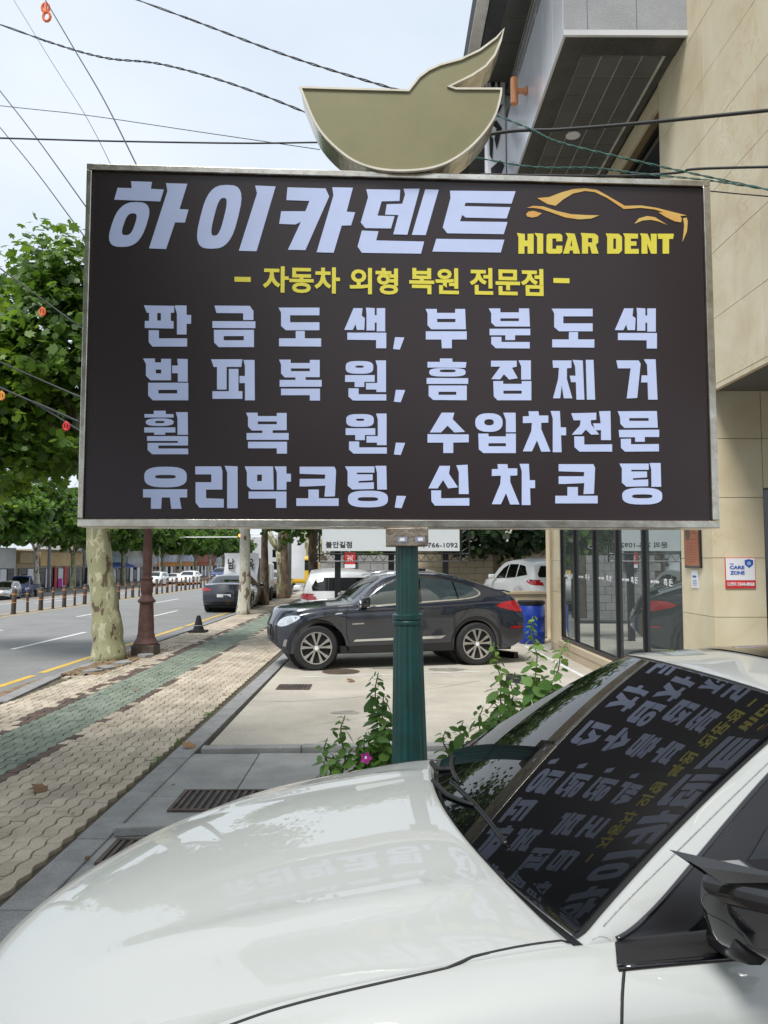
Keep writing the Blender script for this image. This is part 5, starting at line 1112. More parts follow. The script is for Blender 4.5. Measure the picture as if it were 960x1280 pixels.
# cream wall and blue drum behind the dark car
cw = MB(); cw.bb(3.18, 19.4, -.1, 8, 19.6, .97); o = tag(cw.build('low_wall', M['beigewall'], bevel=.01), 'low cream rendered wall with a ledge behind the blue drum', 'wall'); MB().bb(3.12, 19.34, .972, 8, 19.66, 1.05).build('coping', M['beigewall'], o, bevel=.01)
dm = thing('drum', 'blue plastic drum with a black lid in front of the cream wall', 'drum', (3.27, 16.7, .03))
MB().lathe([(.26, 0), (.285, .03), (.285, .22), (.295, .25), (.285, .28), (.285, .55), (.295, .58), (.285, .61), (.285, .80), (.25, .84), (.25, .845)], n=36).build('barrel', M['blueplastic'], dm, smooth=True, angle=.9)
MB().lathe([(.292, .835), (.295, .845), (.295, .90), (.28, .915), (.1, .92)], n=36).build('lid', M['gloss_rough'], dm, smooth=True, angle=.6)
tb = thing('planter', 'grey concrete planter box of shrubs against the shopfront corner', 'planter', (3.0, 18.2, .03)); 
MB().bb(-.5, -.25, 0, .4, .25, .4).build('box', M['slab'], tb, bevel=.01)
# raised ground behind, back wall, rough stone wall
MB().bb(3.2, 19.62, -.1, 14, 40, .28).build('raised_ground', M['concrete'], kind='structure')
def blockwall(name, label, x0, x1, y, z1, bw, bh, m, jm, th=.3, z0=0):
    t = tag(MB().bb(x0, y+.02, z0, x1, y+th, z1).build(name, M[jm]), label, 'wall'); rws = int((z1-z0)/bh); shared = []
    for q in range(4): g = MB(); g.bb(.006, 0, .006, bw-.006, .04, bh-.006); o = g.build('block', M[m], t, bevel=.006); shared.append(o.data); bpy.data.objects.remove(o)
    for r_ in range(rws):
        n = int((x1-x0)/bw)
        for i in range(n): link('block', shared[i % 4], t, (x0+i*bw+(bw/2 if r_ % 2 and i < n-1 else 0), y-.018+random.uniform(-.006, .006), z0+r_*bh))
    return t
blockwall('block_wall', 'cream block wall under the dark tree behind the lot', 1.0, 7.0, 27.5, 2.3, .6, .23, 'beigewall', 'joint')
blockwall('stone_wall', 'mottled pale stone wall behind the board posts', -1.9, .9, 24.5, 2.0, .4, .25, 'kerb', 'sand')
# white board on a truss
bd = thing('board', 'white lettered board on a black truss frame behind the charcoal car', 'board', (-1.30, 17.0, .03))
MB().bb(.02, 0, 1.99, 3.06, .10, 3.5).build('panel', mat('pale board', (.62, .66, .68), .4, var=.02), bd)
g = MB(); W_ = 3.3
for z in (1.76, 1.93): g.tube([(-.12, .05, z), (W_, .05, z)], .018, 6)
for x in (-.12, -.28+.24, 3.10, 3.28): g.tube([(x, .04, 1.76), (x, .04, 3.7)], .018, 6)
for k in range(9): g.tube([(-.11, .04, 1.78+k*.2), (-.05, .04, 1.88+k*.2), (-.11, .04, 1.98+k*.2)], .01, 5); g.tube([(3.11, .04, 1.78+k*.2), (3.27, .04, 1.88+k*.2), (3.11, .04, 1.98+k*.2)], .01, 5)
for k in range(16): g.tube([(-.1+k*.21, .05, 1.77), (.0+k*.21, .05, 1.92), (.11+k*.21, .05, 1.77)], .008, 5)
g.build('truss', M['gloss_rough'], bd)
for x in (.36, 1.55, 2.76): MB().bb(x-.065, .12, -.1, x+.065, .25, 3.5).build('post', M['gloss_rough'], bd)
text_fit('불안길점', 'ink', bd, .10, 2.06, .68, 2.20, -.004, .02); text_fit('문의 766-1092', 'ink', bd, 1.98, 2.06, 3.02, 2.19, -.004, .01)
rs = thing('notice_board', 'small red notice in a black frame on the stone wall left of the board post', 'sign', (-.95, 24.4, 1.62))
MB().bb(-.2, -.02, -.05, .2, .02, .5).build('frame', M['gloss_rough'], rs); MB().bb(-.17, -.03, .1, .17, -.021, .47).build('red_field', M['red'], rs); MB().bb(-.17, -.03, -.02, .17, -.021, .095).build('white_field', M['white'], rs)
text_fit('주차', 'white', rs, -.1, .2, .1, .38, -.032, .02)
# hidden apartment mass closing the view on the right
ab = thing('building', 'pale tiled building rising behind the trees at the back of the lot', 'building', (6, 34, 0))
MB().bb(-7, 0, 0, 8, 8, 9).build('wall', mat('white tile', (.55, .54, .50), .6, var=.06), ab)
for i in range(5):
    for k in range(3): MB().bb(-6+i*2.8, -.03, 1.2+k*2.8, -4.4+i*2.8, -.005, 2.6+k*2.8).build('window', M['darkglass'], ab)

# wheel stops, pots
for i, (x, y, l) in enumerate(((2.05, 11.15, 'black wheel stop, farther of the two behind the tall plants'), (2.22, 10.25, 'black wheel stop half hidden by the tall plants'), (2.30, 14.3, 'black wheel stop behind the rear wheel of the charcoal car'))):
    t = thing('wheel_stop', l, 'wheel stop', (x, y, .03), R(-52), 'wheel stops in the lot')
    MB().prism([[(-.07, 0), (.07, 0), (.05, .11), (-.05, .11)]], lambda a, b, t_: (t_, a, b), -.28, .28).build('block', M['gloss_rough'], t, bevel=.008)
    for sx_ in (-.17, .17): MB().lathe([(.02, .108), (.02, .114)], (sx_, 0, 0), 10).build('bolt', M['steel'], t)

# ---------------- street furniture ----------------
def G_(x, y, z=0): p = atZ(x, y, z); return p.x, p.y
lx, ly = -4.52, 15.0
lamp = thing('street_lamp', 'rusty brown cast iron lamp post beside the plane trunk', 'lamp post', (lx, ly, 0))
MB().box((0, 0, .09), (.44, .44, .20)).build('plinth', M['iron'], lamp, bevel=.02)
MB().lathe([(.23, .19), (.235, .22), (.20, .27), (.165, .34), (.17, .36), (.155, .39), (.15, .5), (.13, .95), (.128, .98), (.165, 1.00), (.17, 1.03), (.13, 1.07), (.10, 1.14)], n=32, flute=8, fl_a=.03).build('base', M['rust'], lamp, smooth=True, angle=.7)
MB().lathe([(.10, 1.14), (.115, 1.2), (.118, 1.3), (.11, 1.38), (.098, 1.42), (.115, 1.44), (.115, 1.47), (.088, 1.49), (.085, 1.9), (.08, 2.3), (.095, 2.33), (.095, 2.36), (.078, 2.38), (.078, 2.44), (.10, 2.47), (.10, 2.50), (.078, 2.53), (.078, 2.72), (.115, 2.76), (.118, 2.79), (.09, 2.84), (.072, 2.92), (.06, 4.3)], n=28).build('pole', M['rust'], lamp, smooth=True, angle=.6)
MB().tube([(0, 0, 4.3), (.25, 0, 4.55), (.6, 0, 4.5)], .03, 8).build('arm', M['rust'], lamp); MB().lathe([(.04, .2), (.16, .0), (.17, -.25), (.05, -.3)], (.6, 0, 4.4), 20).build('lantern', M['white'], lamp)
# rubber cone
cn = thing('traffic_cone', 'black rubber cone with white bands at the kerb', 'cone', (-4.62, 19.75, 0))
MB().box((0, 0, .025), (.42, .42, .05)).build('base', M['black'], cn, bevel=.01)
MB().lathe([(.15, .05), (.12, .12), (.05, .40), (.045, .42)], n=20).build('cone', M['black'], cn, smooth=True, angle=.6)
MB().lathe([(.108, .17), (.092, .22)], n=20).build('band', M['white'], cn); MB().lathe([(.080, .27), (.066, .32)], n=20).build('band', M['white'], cn); MB().lathe([(.055, .37), (.050, .40)], n=20).build('band', M['white'], cn)
# bollards along the middle of the road
def bollard(r, h, lab):
    t = thing('bollard', lab, 'bollard', (0, 0, 0), 0, 'bollards along the centre of the road')
    MB().lathe([(r+.02, 0), (r+.02, .03), (r, .04), (r, h-.02), (r*.8, h)], n=14).build('post', M['bollard'], t, smooth=True, angle=.7)
    for z in (h*.45, h*.78): MB().lathe([(r+.004, z), (r+.004, z+.035)], n=14).build('band', M['orange'], t)
    return t
b1 = bollard(.085, .92, 'thick dark bollard with orange bands in the row along the road centre'); b2 = bollard(.05, .88, 'slim dark bollard with orange bands in the row along the road centre')
ORD = 'first second third fourth fifth sixth seventh eighth ninth tenth eleventh twelfth thirteenth fourteenth fifteenth sixteenth seventeenth eighteenth nineteenth twentieth twenty-first twenty-second twenty-third'.split()
for k in range(46):
    src = b2 if k % 2 else b1; o = src if k < 2 else copy_tree(src); o['label'] = ORD[k//2]+(' slim' if k % 2 else ' thick')+' bollard from the left in the road centre row, dark with orange bands'; o.location = (-13.5, 24.0+k*1.14, ROADZ); o.rotation_euler = (0, random.uniform(-.03, .03), 0)
rl = MB(); rl.tube([(-13.5, 24, ROADZ+.5), (-13.5, 75, ROADZ+.5)], .012, 6); tag(rl.build('rail', M['orange']), 'thin rope rail strung between the road bollards', 'rail')
# grey pole, flag banner, signal lights
gp = MB().tube([(-4.75, 40, 0), (-4.75, 40, 8)], .16, 14).build('utility_pole', M['kerb'], smooth=True); tag(gp, 'grey concrete utility pole between the brown trunks', 'pole')
fb = thing('flag_banner', 'tall white flag banner beside the grey pole', 'banner', (-4.55, 42.2, 0))
MB().tube([(-.45, 0, 0), (-.45, 0, 3.6)], .02, 6).build('mast', M['steel'], fb); MB().bb(-.42, -.01, .9, .42, .01, 3.2).build('flag', M['tarp'], fb)
def gantry(x0, x1, y, z, lab):
    t = thing('traffic_light', lab, 'traffic light', (x0, y, 0)); MB().tube([(0, 0, 0), (0, 0, z), (x1-x0, 0, z+.05)], .07, 8).build('mast', M['white_far'], t)
    return t
gt = gantry(-32, -19, 112, 5.5, 'traffic light mast arm reaching over the far end of the road'); 
tl = thing('traffic_light', 'traffic light with an orange lamp left of the pale trunk under the sign', 'traffic light', (-10.6, 60, 2.2+1.7))
MB().bb(-.5, -.1, -.17, .5, .1, .17).build('housing', M['black'], tl, bevel=.03); MB().lathe([(.12, -.13), (.12, -.11)], (-.3, 0, 0), 16, axis='y').build('lamp', emit('amber lamp', (1, .22, .02), 3), tl); MB().tube([(0, 0, .1), (6.3, .1, .1), (6.3, .1, -3.9)], .06, 8).build('mast', M['white_far'], tl)
tl2 = thing('traffic_light', 'traffic light with an orange lamp and green plate right of the pale trunk', 'traffic light', (-7.4, 62, 4.0))
MB().bb(-.5, -.1, -.17, .5, .1, .17).build('housing', M['black'], tl2, bevel=.03); MB().lathe([(.12, -.13), (.12, -.11)], (.3, 0, 0), 16, axis='y').build('lamp', bpy.data.materials['amber lamp'], tl2); MB().bb(.0, -.05, .22, 1.5, .0, .62).build('street_name_plate', mat('green plate', (.01, .30, .20), .5), tl2); MB().tube([(0, 0, .1), (3, .1, .1), (3, .1, -4)], .06, 8).build('mast', M['white_far'], tl2)

# ---------------- opposite side of the street ----------------
FX = -36.0
def shop(y0, y1, h, label, wallc, band=None, bandz=(2.6, 3.9), front='posters', awn=None, dep=6, cat='building', rough=.8):
    t = thing('shop_building', label, cat, (FX, y0, -1.15)); wd = y1-y0
    MB().bb(-dep, .02, -.1, 0, wd-.02, h).build('wall', mat('render '+label[:16], wallc, rough, var=.08, scale=.6), t)
    if band: MB().bb(.003, .2, bandz[0], .28, wd-.2, bandz[1]).build('sign_band', mat('band '+label[:16], band[0], .5, c2=band[1], scale=1.3), t, bevel=.02)
    n = max(1, int(wd/1.6))
    for i in range(n):
        a = .3+i*(wd-.6)/n; b = a+(wd-.6)/n-.12
        f_ = MB().bb(.003, a, .1, .07, b, 2.4).build('window_frame' if front != 'door' else 'door_frame', M['gloss_rough'] if front != 'red' else M['red'], t)
        MB().bb(.072, a+.08, .25, .08, b-.08, 2.32).build('pane', M['darkglass'] if front != 'posters' else (M['white'] if i % 2 else M['darkglass']), f_)
    if h > 5.2:
        for k in range(int((h-4.2)/2.8)+1):
            for i in range(n):
                a = .5+i*(wd-.8)/n
                if 4.4+k*2.8+1.4 < h: f_ = MB().bb(.003, a, 4.4+k*2.8, .06, a+1.1, 5.7+k*2.8).build('window', M['white_far'], t); MB().bb(.062, a+.07, 4.47+k*2.8, .068, a+1.03, 5.63+k*2.8).build('pane', M['darkglass'], f_)
    if awn: MB().prism([[(0, 3.0), (1.6, 2.45), (1.6, 2.3), (0, 2.4)]], lambda a, b, tt: (a+.09, tt, b), .2, wd-.2).build('awning', M[awn], t)
    return t
shop(62, 76.4, 4.4, 'white rendered house across the road at the left edge', (.60, .60, .58))
shop(76.5, 81, 4.2, 'tan building across the road behind the blue truck', (.42, .33, .20), ((.46, .34, .16), (.38, .28, .14)), (2.9, 4.0))
s3 = shop(81.1, 93, 4.4, 'shop across the road with a weathered orange sign band over red doors', (.45, .40, .32), ((.68, .38, .10), (.66, .52, .30)), (2.6, 4.1), 'posters')
MB().bb(.09, 4.0, .0, .2, 4.5, 2.5).build('red_column', M['red'], s3); MB().bb(.09, 6.6, .0, .2, 7.3, 2.5).build('red_column', M['red'], s3); MB().bb(.075, 5.2, .2, .095, 6.3, 1.2).build('pink_poster', M['flower'], s3)
shop(93.1, 98, 7.0, 'grey building across the road right of the orange shop', (.36, .36, .36), ((.30, .30, .31), (.24, .24, .25)))
shop(98.1, 109, 4.6, 'low grey building with a blue awning across the road', (.34, .36, .36), ((.10, .24, .22), (.30, .32, .32)), (3.0, 3.9), 'posters', 'blueplastic')
shop(109.1, 124, 5.0, 'pale building beyond the blue awning', (.52, .50, .46), ((.55, .56, .58), (.4, .4, .44)), (2.8, 3.8))
shop(124.1, 136, 5.4, 'orange fronted shop with white windows far along the street', (.62, .24, .06), ((.66, .66, .68), (.3, .35, .5)), (3.1, 4.3), 'posters')
shop(136.1, 150, 5.6, 'second orange fronted shop farther along the street', (.60, .25, .07), ((.7, .7, .72), (.2, .3, .55)), (3.2, 4.6), 'posters')
shop(150.1, 168, 6.4, 'red brick building at the far end of the street', (.36, .10, .06), ((.4, .14, .08), (.3, .08, .06)), (3.2, 4.6), 'posters')
shop(168.1, 200, 9, 'pale block closing the far end of the street', (.5, .5, .48), ((.5, .5, .5), (.3, .4, .5)), (3.2, 4.6))
eb = thing('building', 'pale building closing the street beyond the traffic lights', 'building', (-14, 215, -1)); MB().bb(-24, 0, 0, 26, 10, 10).build('wall', mat('end wall', (.42, .42, .42), .8), eb)
for i in range(10):
    for k in range(2): MB().bb(-16+i*3.2, -.04, 1+k*3.4, -14+i*3.2, -.01, 3.2+k*3.4).build('window', M['darkglass'], eb)
up_ = MB().tube([(-33.2, 77.5, -1.2), (-33.2, 77.5, 9)], .16, 12).build('utility_pole', M['kerb'], smooth=True); tag(up_, 'concrete utility pole across the road behind the blue truck', 'pole')

# ---------------- trees and plants ----------------
def leaf_arrays(C_, N_, size, shape):
    """C_ centres, N_ normals (n x 3), size (n), shape: list of 2-D points fan; returns verts, faces"""
    n = len(C_); N_ = N_/np.linalg.norm(N_, axis=1, keepdims=True)
    a = rng.normal(size=(n, 3)); U_ = np.cross(N_, a); U_ /= np.linalg.norm(U_, axis=1, keepdims=True); V_ = np.cross(N_, U_)
    sh = np.array(shape); k = len(sh)
    P_ = C_[:, None, :]+size[:, None, None]*(sh[None, :, 0:1]*U_[:, None, :]+sh[None, :, 1:2]*V_[:, None, :]-(.25*(sh[None, :, 0:1]**2+sh[None, :, 1:2]**2))*N_[:, None, :])
    return P_.reshape(-1, 3), k
PLANE_LEAF = [(0, -.5), (.22, -.38), (.5, -.15), (.33, .0), (.48, .28), (.2, .2), (0, .55), (-.2, .2), (-.48, .28), (-.33, .0), (-.5, -.15), (-.22, -.38)]
OVAL_LEAF = [(0, -.5), (.25, -.25), (.3, .05), (.15, .35), (0, .55), (-.15, .35), (-.3, .05), (-.25, -.25)]
QUAD_LEAF = [(0, -.5), (.4, -.1), (.25, .35), (0, .5), (-.35, .25), (-.4, -.15)]
def leaves(name, m, parent, C_, N_, size, shape, world=False, kind=None):
    v, k = leaf_arrays(C_, N_, size, shape); n = len(C_)
    me = bpy.data.meshes.new(name); me.vertices.add(n*k); me.vertices.foreach_set('co', v.astype(np.float32).ravel())
    me.loops.add(n*k); me.loops.foreach_set('vertex_index', np.arange(n*k, dtype=np.int32)); me.polygons.add(n); me.polygons.foreach_set('loop_start', (np.arange(n)*k).astype(np.int32))
    me.update(); me.validate(); me.materials.append(M[m])
    o = bpy.data.objects.new(name, me); COL.objects.link(o); o.parent = parent
    if kind: o['kind'] = kind
    return o
def clumps(ells, n_cl, per, spread, lsz, jit=.4, hollow=.55):
    """leaf clumps spread through ellipsoids (cx,cy,cz,rx,ry,rz,weight)"""
    C_ = []; N_ = []
    wts = np.array([e[6] for e in ells], float); wts /= wts.sum()
    for i in range(n_cl):
        e = ells[rng.choice(len(ells), p=wts)]; d = rng.normal(size=3); d /= np.linalg.norm(d); rr = hollow+(1-hollow)*rng.random()**.7
        c = np.array(e[:3])+d*np.array(e[3:6])*rr*(1+.12*rng.normal()); s_ = spread*(.6+.8*rng.random())
        p = c+rng.normal(size=(per, 3))*np.array([s_, s_, s_*.6]); nn = rng.normal(size=(per, 3))*.55+np.array([0, -.15, .75])+d*.45
        C_.append(p); N_.append(nn)
    C_ = np.concatenate(C_); N_ = np.concatenate(N_); return C_, N_, lsz*(1-jit+2*jit*rng.random(len(C_)))
def trunk_path(p0, p1, r0, r1, wob=.03, n=14, flare=.35):
    pts = []; rs = []
    for i in range(n+1):
        t = i/n; p = Vector(p0).lerp(Vector(p1), t); p.x += wob*math.sin(t*7+p0[0]); p.y += wob*math.cos(t*5+p0[1]); pts.append(p)
        rs.append((r0+(r1-r0)*t)*(1+flare*math.exp(-t*n*.55))*(1+random.uniform(-.05, .05)))
    return pts, rs
def trunk(g, p0, p1, r0, r1, **k): pts, rs = trunk_path(p0, p1, r0, r1, **k); g.tube(pts, rs, 16); return pts
# the plane tree by the lamp post
T0 = Vector((-4.93, 14.15, 0))
big = thing('plane_tree', 'big plane tree with mottled green trunk and dense crown left of the sign', 'tree', T0)
g = MB(); trunk(g, (0, 0, -.05), (-.33, .1, 2.9), .27, .195, n=22, flare=.25, wob=.02)
trunk(g, (-.33, .1, 2.85), (-.75, .2, 4.6), .185, .13, n=10, flare=0)
trunk(g, (-.70, .2, 4.35), (-1.6, .1, 5.7), .11, .05, n=8, flare=0); trunk(g, (-.74, .2, 4.5), (-.6, .4, 6.6), .11, .05, n=8, flare=0); trunk(g, (-.33, .1, 3.2), (.9, .3, 4.9), .11, .05, n=8, flare=0)
trunk(g, (-.6, .2, 4.0), (-2.6, -.2, 5.0), .09, .04, n=8, flare=0); trunk(g, (.5, .3, 4.4), (1.5, .3, 6.2), .07, .03, n=8, flare=0)
g.build('trunk', M['bark1'], big, smooth=True)
C_, N_, s_ = clumps([(-1.2, .3, 5.6, 1.9, 1.7, 1.7, 3.2), (-1.9, .6, 4.0, 1.5, 1.3, .8, 1.2), (.6, .5, 5.5, 1.7, 1.6, 1.4, 2), (-2.4, .2, 4.6, 1.3, 1.3, 1.1, 1.6), (-.9, .3, 7.1, 1.5, 1.2, .75, 1.2), (-2.6, .2, 5.9, 1.2, 1.2, .9, 1.0)], 640, 28, .22, .165, hollow=.35)
leaves('crown', 'leaf', big, C_, N_, s_, PLANE_LEAF)
# a low branch of leaves at the left edge
lb = thing('plane_tree', 'plane tree branch hanging bright leaves at the far left edge', 'tree', (-8.6, 16.5, 0))
g = MB(); trunk(g, (-1.6, 0, 0), (-1.9, .1, 4.5), .2, .12, n=12); trunk(g, (-1.9, .1, 3.2), (-.4, -.4, 3.6), .06, .02, n=8, flare=0); g.build('trunk', M['bark1'], lb, smooth=True)
C_, N_, s_ = clumps([(-.25, -.4, 2.95, .85, .7, .62, 2), (-1.2, -.2, 3.7, 1.3, .9, .7, 2), (.35, -.3, 3.25, .4, .4, .3, .5)], 85, 16, .15, .19, hollow=.2)
leaves('crown', 'leaf', lb, C_, N_, s_, PLANE_LEAF)
# avenue trees: shared crown and trunk meshes
def proto_tree(name, label, mbark, mleaf, h, tr, rx, rz, ncl, lsz, lean=0.0, group=None, seed=1, cz=None):
    t = thing(name, label, 'tree', (0, 0, 0), 0, group); g = MB(); cz = cz or h
    trunk(g, (0, 0, -.1), (lean, .1, h), tr, tr*.75, n=12, flare=.3)
    for k in range(5):
        a = k*2*PI/5+seed; trunk(g, (lean, .1, h-.15), (lean+rx*.6*math.cos(a), .1+rx*.6*math.sin(a), h+rz*1.3), tr*.45, tr*.12, n=6, flare=0)
    g.build('trunk', M[mbark], t, smooth=True)
    C_, N_, s_ = clumps([(lean, 0, (cz:=cz+.8)+rz*.9, rx, rx, rz, 3), (lean+rx*.45, rx*.2, cz+rz*.7, rx*.6, rx*.6, rz*.7, 1), (lean-rx*.5, -rx*.2, cz+rz*.8, rx*.6, rx*.6, rz*.7, 1), (lean, -rx*.2, cz+rz*1.6, rx*.6, rx*.6, rz*.6, .8)], ncl, 22, .34, lsz, hollow=.5)
    leaves('crown', mleaf, t, C_, N_, s_, QUAD_LEAF); return t
pA = proto_tree('plane_tree', 'plane tree with a pale trunk and cut-back crown in the far roadside row', 'bark1', 'leaf_far', 3.7, .30, 4.1, 2.9, 330, .46, .2, 'plane trees across the road', 1)
pB = proto_tree('plane_tree', 'plane tree with a dark crown in the far roadside row', 'bark2', 'leaf_far', 3.9, .27, 3.8, 2.7, 320, .46, -.2, 'plane trees across the road', 4)
place_lab = ['at the left edge above the silver hatchback', 'behind the blue truck', 'in front of the orange shop', 'left of the blue awning', 'beside the blue awning', 'behind the lamp post', 'right of the lamp post', 'before the first orange fronted shop', 'before the white saloon', 'before the second orange fronted shop', 'before the red brick building', 'at the far end of the far row', 'last but one of the far row', 'farthest in the far row']
ysA = [67, 75.8, 84.5, 93, 101, 110, 119, 129, 140, 152, 165, 180]
for k, y in enumerate(ysA):
    src = pA if k % 2 == 0 else pB; o = src if k < 2 else copy_tree(src); o.location = (-33.4+random.uniform(-.2, .2), y, -1.15); o.rotation_euler = (0, 0, random.uniform(0, 6)); sc_ = 1.0+.1*random.random(); o.scale = (sc_, sc_, sc_)
    o['label'] = ('pale trunked' if k % 2 == 0 else 'dark crowned')+' plane tree across the road '+place_lab[k]
# our side: row along the kerb, trunks distinct
specs = [(-4.72, 26.6, 'bark2', .20, 'white barked plane tree at the kerb in front of the bannered lorry'), (-4.9, 32.6, 'bark3', .17, 'brown barked tree just right of the white banner'), (-4.85, 38.6, 'bark3', .26, 'thick brown tree beside the grey utility pole'), (-3.9, 46, 'bark3', .2, 'tree with aerial roots of brown bark right of the yellow van'), (-4.9, 53, 'bark1', .22, 'plane tree past the yellow van on the near pavement'), (-4.9, 61, 'bark1', .2, 'far plane tree of the near row'), (-4.9, 70, 'bark1', .2, 'farthest plane tree of the near row')]
for k, (x, y, bk, r_, lab) in enumerate(specs):
    t = thing('plane_tree', lab, 'tree', (x, y, 0), 0, 'trees along the near kerb'); g = MB()
    trunk(g, (0, 0, -.1), (.05 if k else .12, .1, 4.4), r_, r_*.75, n=16, flare=.4)
    for q in range(4): a = q*PI/2+k; trunk(g, (.1, .1, 4.2), (.1+1.8*math.cos(a), .1+1.8*math.sin(a), 6.2), r_*.45, .03, n=6, flare=0)
    g.build('trunk', M[bk], t, smooth=True)
    if k > 1:
        cr_ = bpy.data.objects.new('crown', pA.children[1].data); COL.objects.link(cr_); cr_.parent = t; cr_.location = (0, 0, 0); cr_.rotation_euler = (0, 0, k*1.3); cr_.location = (0, 0, -.4); cr_.scale = (.85, .85, .75)
    else:
        C_, N_, s_ = clumps([(0, 0, 5.6, 2.6, 2.6, 1.2, 3)], 90, 20, .3, .3, hollow=.4); leaves('crown', 'leaf_far', t, C_, N_, s_, QUAD_LEAF)
# dark round tree behind the lot
t = thing('tree', 'dense dark round tree behind the white board and the cream wall', 'tree', (4.0, 26.2, .28)); g = MB(); trunk(g, (0, 0, 0), (0, 0, 2.6), .16, .12, n=8); g.build('trunk', M['bark3'], t, smooth=True)
C_, N_, s_ = clumps([(0, 0, 3.2, 2.3, 1.8, 1.5, 3), (-1.3, 0, 2.8, 1.2, 1.2, .9, 1), (1.6, 0, 2.8, 1.3, 1.2, .9, 1)], 260, 24, .22, .22, hollow=.4); leaves('crown', 'leaf_dark', t, C_, N_, s_, QUAD_LEAF)
t = thing('tree', 'leafy green tree filling the gap behind the board near the green post', 'tree', (.9, 29, 0)); g = MB(); trunk(g, (0, 0, 0), (0, 0, 2.4), .16, .12, n=8); g.build('trunk', M['bark3'], t, smooth=True)
C_, N_, s_ = clumps([(0, 0, 3.4, 2.6, 1.8, 1.9, 3), (.3, 0, 6.0, 3.0, 2.2, 2.6, 4)], 420, 24, .30, .26, hollow=.4); leaves('crown', 'leaf_far', t, C_, N_, s_, QUAD_LEAF)
t = thing('tree', 'broad green tree behind the stone wall, seen past the left board post', 'tree', (-2.6, 30, 0)); g = MB(); trunk(g, (0, 0, 0), (0, 0, 3.4), .2, .14, n=8); g.build('trunk', M['bark3'], t, smooth=True)
C_, N_, s_ = clumps([(0, 0, 4.6, 2.4, 2, 1.9, 3), (0, 0, 6.6, 2.2, 2, 2.0, 3)], 330, 24, .30, .27, hollow=.4); leaves('crown', 'leaf_far', t, C_, N_, s_, QUAD_LEAF)
# bush in front of the silvery SUV
t = thing('bush', 'low pale green bush in front of the silvery SUV', 'plant', (-.95, 17.6, .03)); C_, N_, s_ = clumps([(0, 0, .45, .55, .3, .38, 1)], 60, 16, .07, .09, hollow=.2); leaves('foliage', 'leaf_plant', t, C_, N_, s_, OVAL_LEAF)
MB().tube([(0, 0, 0), (.02, 0, .6)], .015, 6).build('stem', M['stem'], t)

def stem_plant(loc, stems, label, lsz=.085, dens=26, leafm='leaf_plant', flower=None, name='tall_plant', droop=.25):
    t = thing(name, label, 'plant', loc)
    for (dx, dy, h, lx_, ly_) in stems:
        n = 10; pts = [(dx+lx_*(i/n)**1.5+.02*math.sin(i*1.3), dy+ly_*(i/n)**1.5+.015*math.cos(i), h*i/n) for i in range(n+1)]
        st = MB().tube(pts, [.008*(1-.6*i/n)+.001 for i in range(n+1)], 6).build('stem', M['stem'], t, smooth=True)
        C_ = []; N_ = []; S_ = []; k = int(dens*h)
        tw = MB()
        for q in range(k):
            f = .12+.88*(q/k); i = min(int(f*n), n-1); p = np.array(pts[i])*(1-(f*n-i))+np.array(pts[min(i+1, n)])*(f*n-i)
            a = q*2.4+rng.random()*.6; L_ = lsz*(1.5-1.15*f)*(.7+.5*rng.random()); d = np.array([math.cos(a), math.sin(a), .12])
            c = p+d*L_*1.0; tw.tube([tuple(p), tuple(p+d*L_*.55)], .0015, 4, cap=False)
            C_.append(c); N_.append(np.array([math.cos(a)*.55, math.sin(a)*.55, .75])+rng.normal(size=3)*.25); S_.append(L_*1.5)
        leaves('leaf_cluster', leafm, st, np.array(C_), np.array(N_), np.array(S_), OVAL_LEAF)
        tw.build('twigs', M['stem'], st, kind='stuff')
    if flower:
        fx_, fy_, fz_ = flower; g = MB()
        for k in range(5):
            a = k*2*PI/5; g.add([(fx_, fy_-.01, fz_), (fx_+.03*math.cos(a-.5), fy_-.02, fz_+.03*math.sin(a-.5)), (fx_+.042*math.cos(a), fy_-.022, fz_+.042*math.sin(a)), (fx_+.03*math.cos(a+.5), fy_-.02, fz_+.03*math.sin(a+.5))], [(0, 1, 2, 3)])
        fl = g.build('flower', M['flower'], t, fix=False); MB().lathe([(.008, 0), (.006, .012), (.001, .016)], (0, 0, 0), 8).build('flower_centre', M['white'], fl).location = (fx_, fy_-.035, fz_)
    return t
stem_plant((-.10, 5.25, 0), [(.10, .1, 1.0, -.02, 0), (.17, .05, .86, -.05, 0), (.04, 0, .62, -.04, 0), (.10, -.1, .7, .03, 0)], 'taller leafy plant touching the left side of the green post', .105, 62)
stem_plant((-.29, 5.2, 0), [(.03, .0, .74, .02, 0), (-.05, .05, .58, -.02, 0), (.12, 0, .55, .04, 0), (.0, -.1, .5, 0, 0)], 'shorter leafy plant with a magenta flower left of the green post', .10, 60, flower=(.20, -.14, .50))
stem_plant((.62, 5.9, 0), [(0, 0, .56, 0, 0), (.12, .05, .66, .04, 0), (.26, 0, .64, .06, 0), (-.1, .05, .48, -.03, 0), (.36, .02, .70, .05, 0), (.2, -.1, .6, 0, 0), (.3, .1, .6, 0, 0)], 'low leafy plant right of the green post beside the windscreen', .12, 50)
def pot(loc, label, r=.17, h=.26):
    t = thing('plant_pot', label, 'pot', loc); MB().lathe([(r*.75, 0), (r, h), (r+.015, h+.005), (r+.015, h+.03), (r-.01, h+.03), (r-.02, h-.02), (.02, h-.03)], n=28).build('pot', M['pot'], t, smooth=True, angle=.7); return t
pot((1.12, 7.0, 0), 'black plastic pot at the edge of the lot under the left tall plant')
stem_plant((1.12, 7.0, .22), [(0, 0, .82, -.10, 0), (.04, .02, .55, .05, 0), (-.04, .02, .35, -.05, 0)], 'tall potted plant, the left one of the two above the windscreen', .10, 44)
pot((1.55, 7.6, .03), 'black plastic pot behind the car roof under the right tall plant')
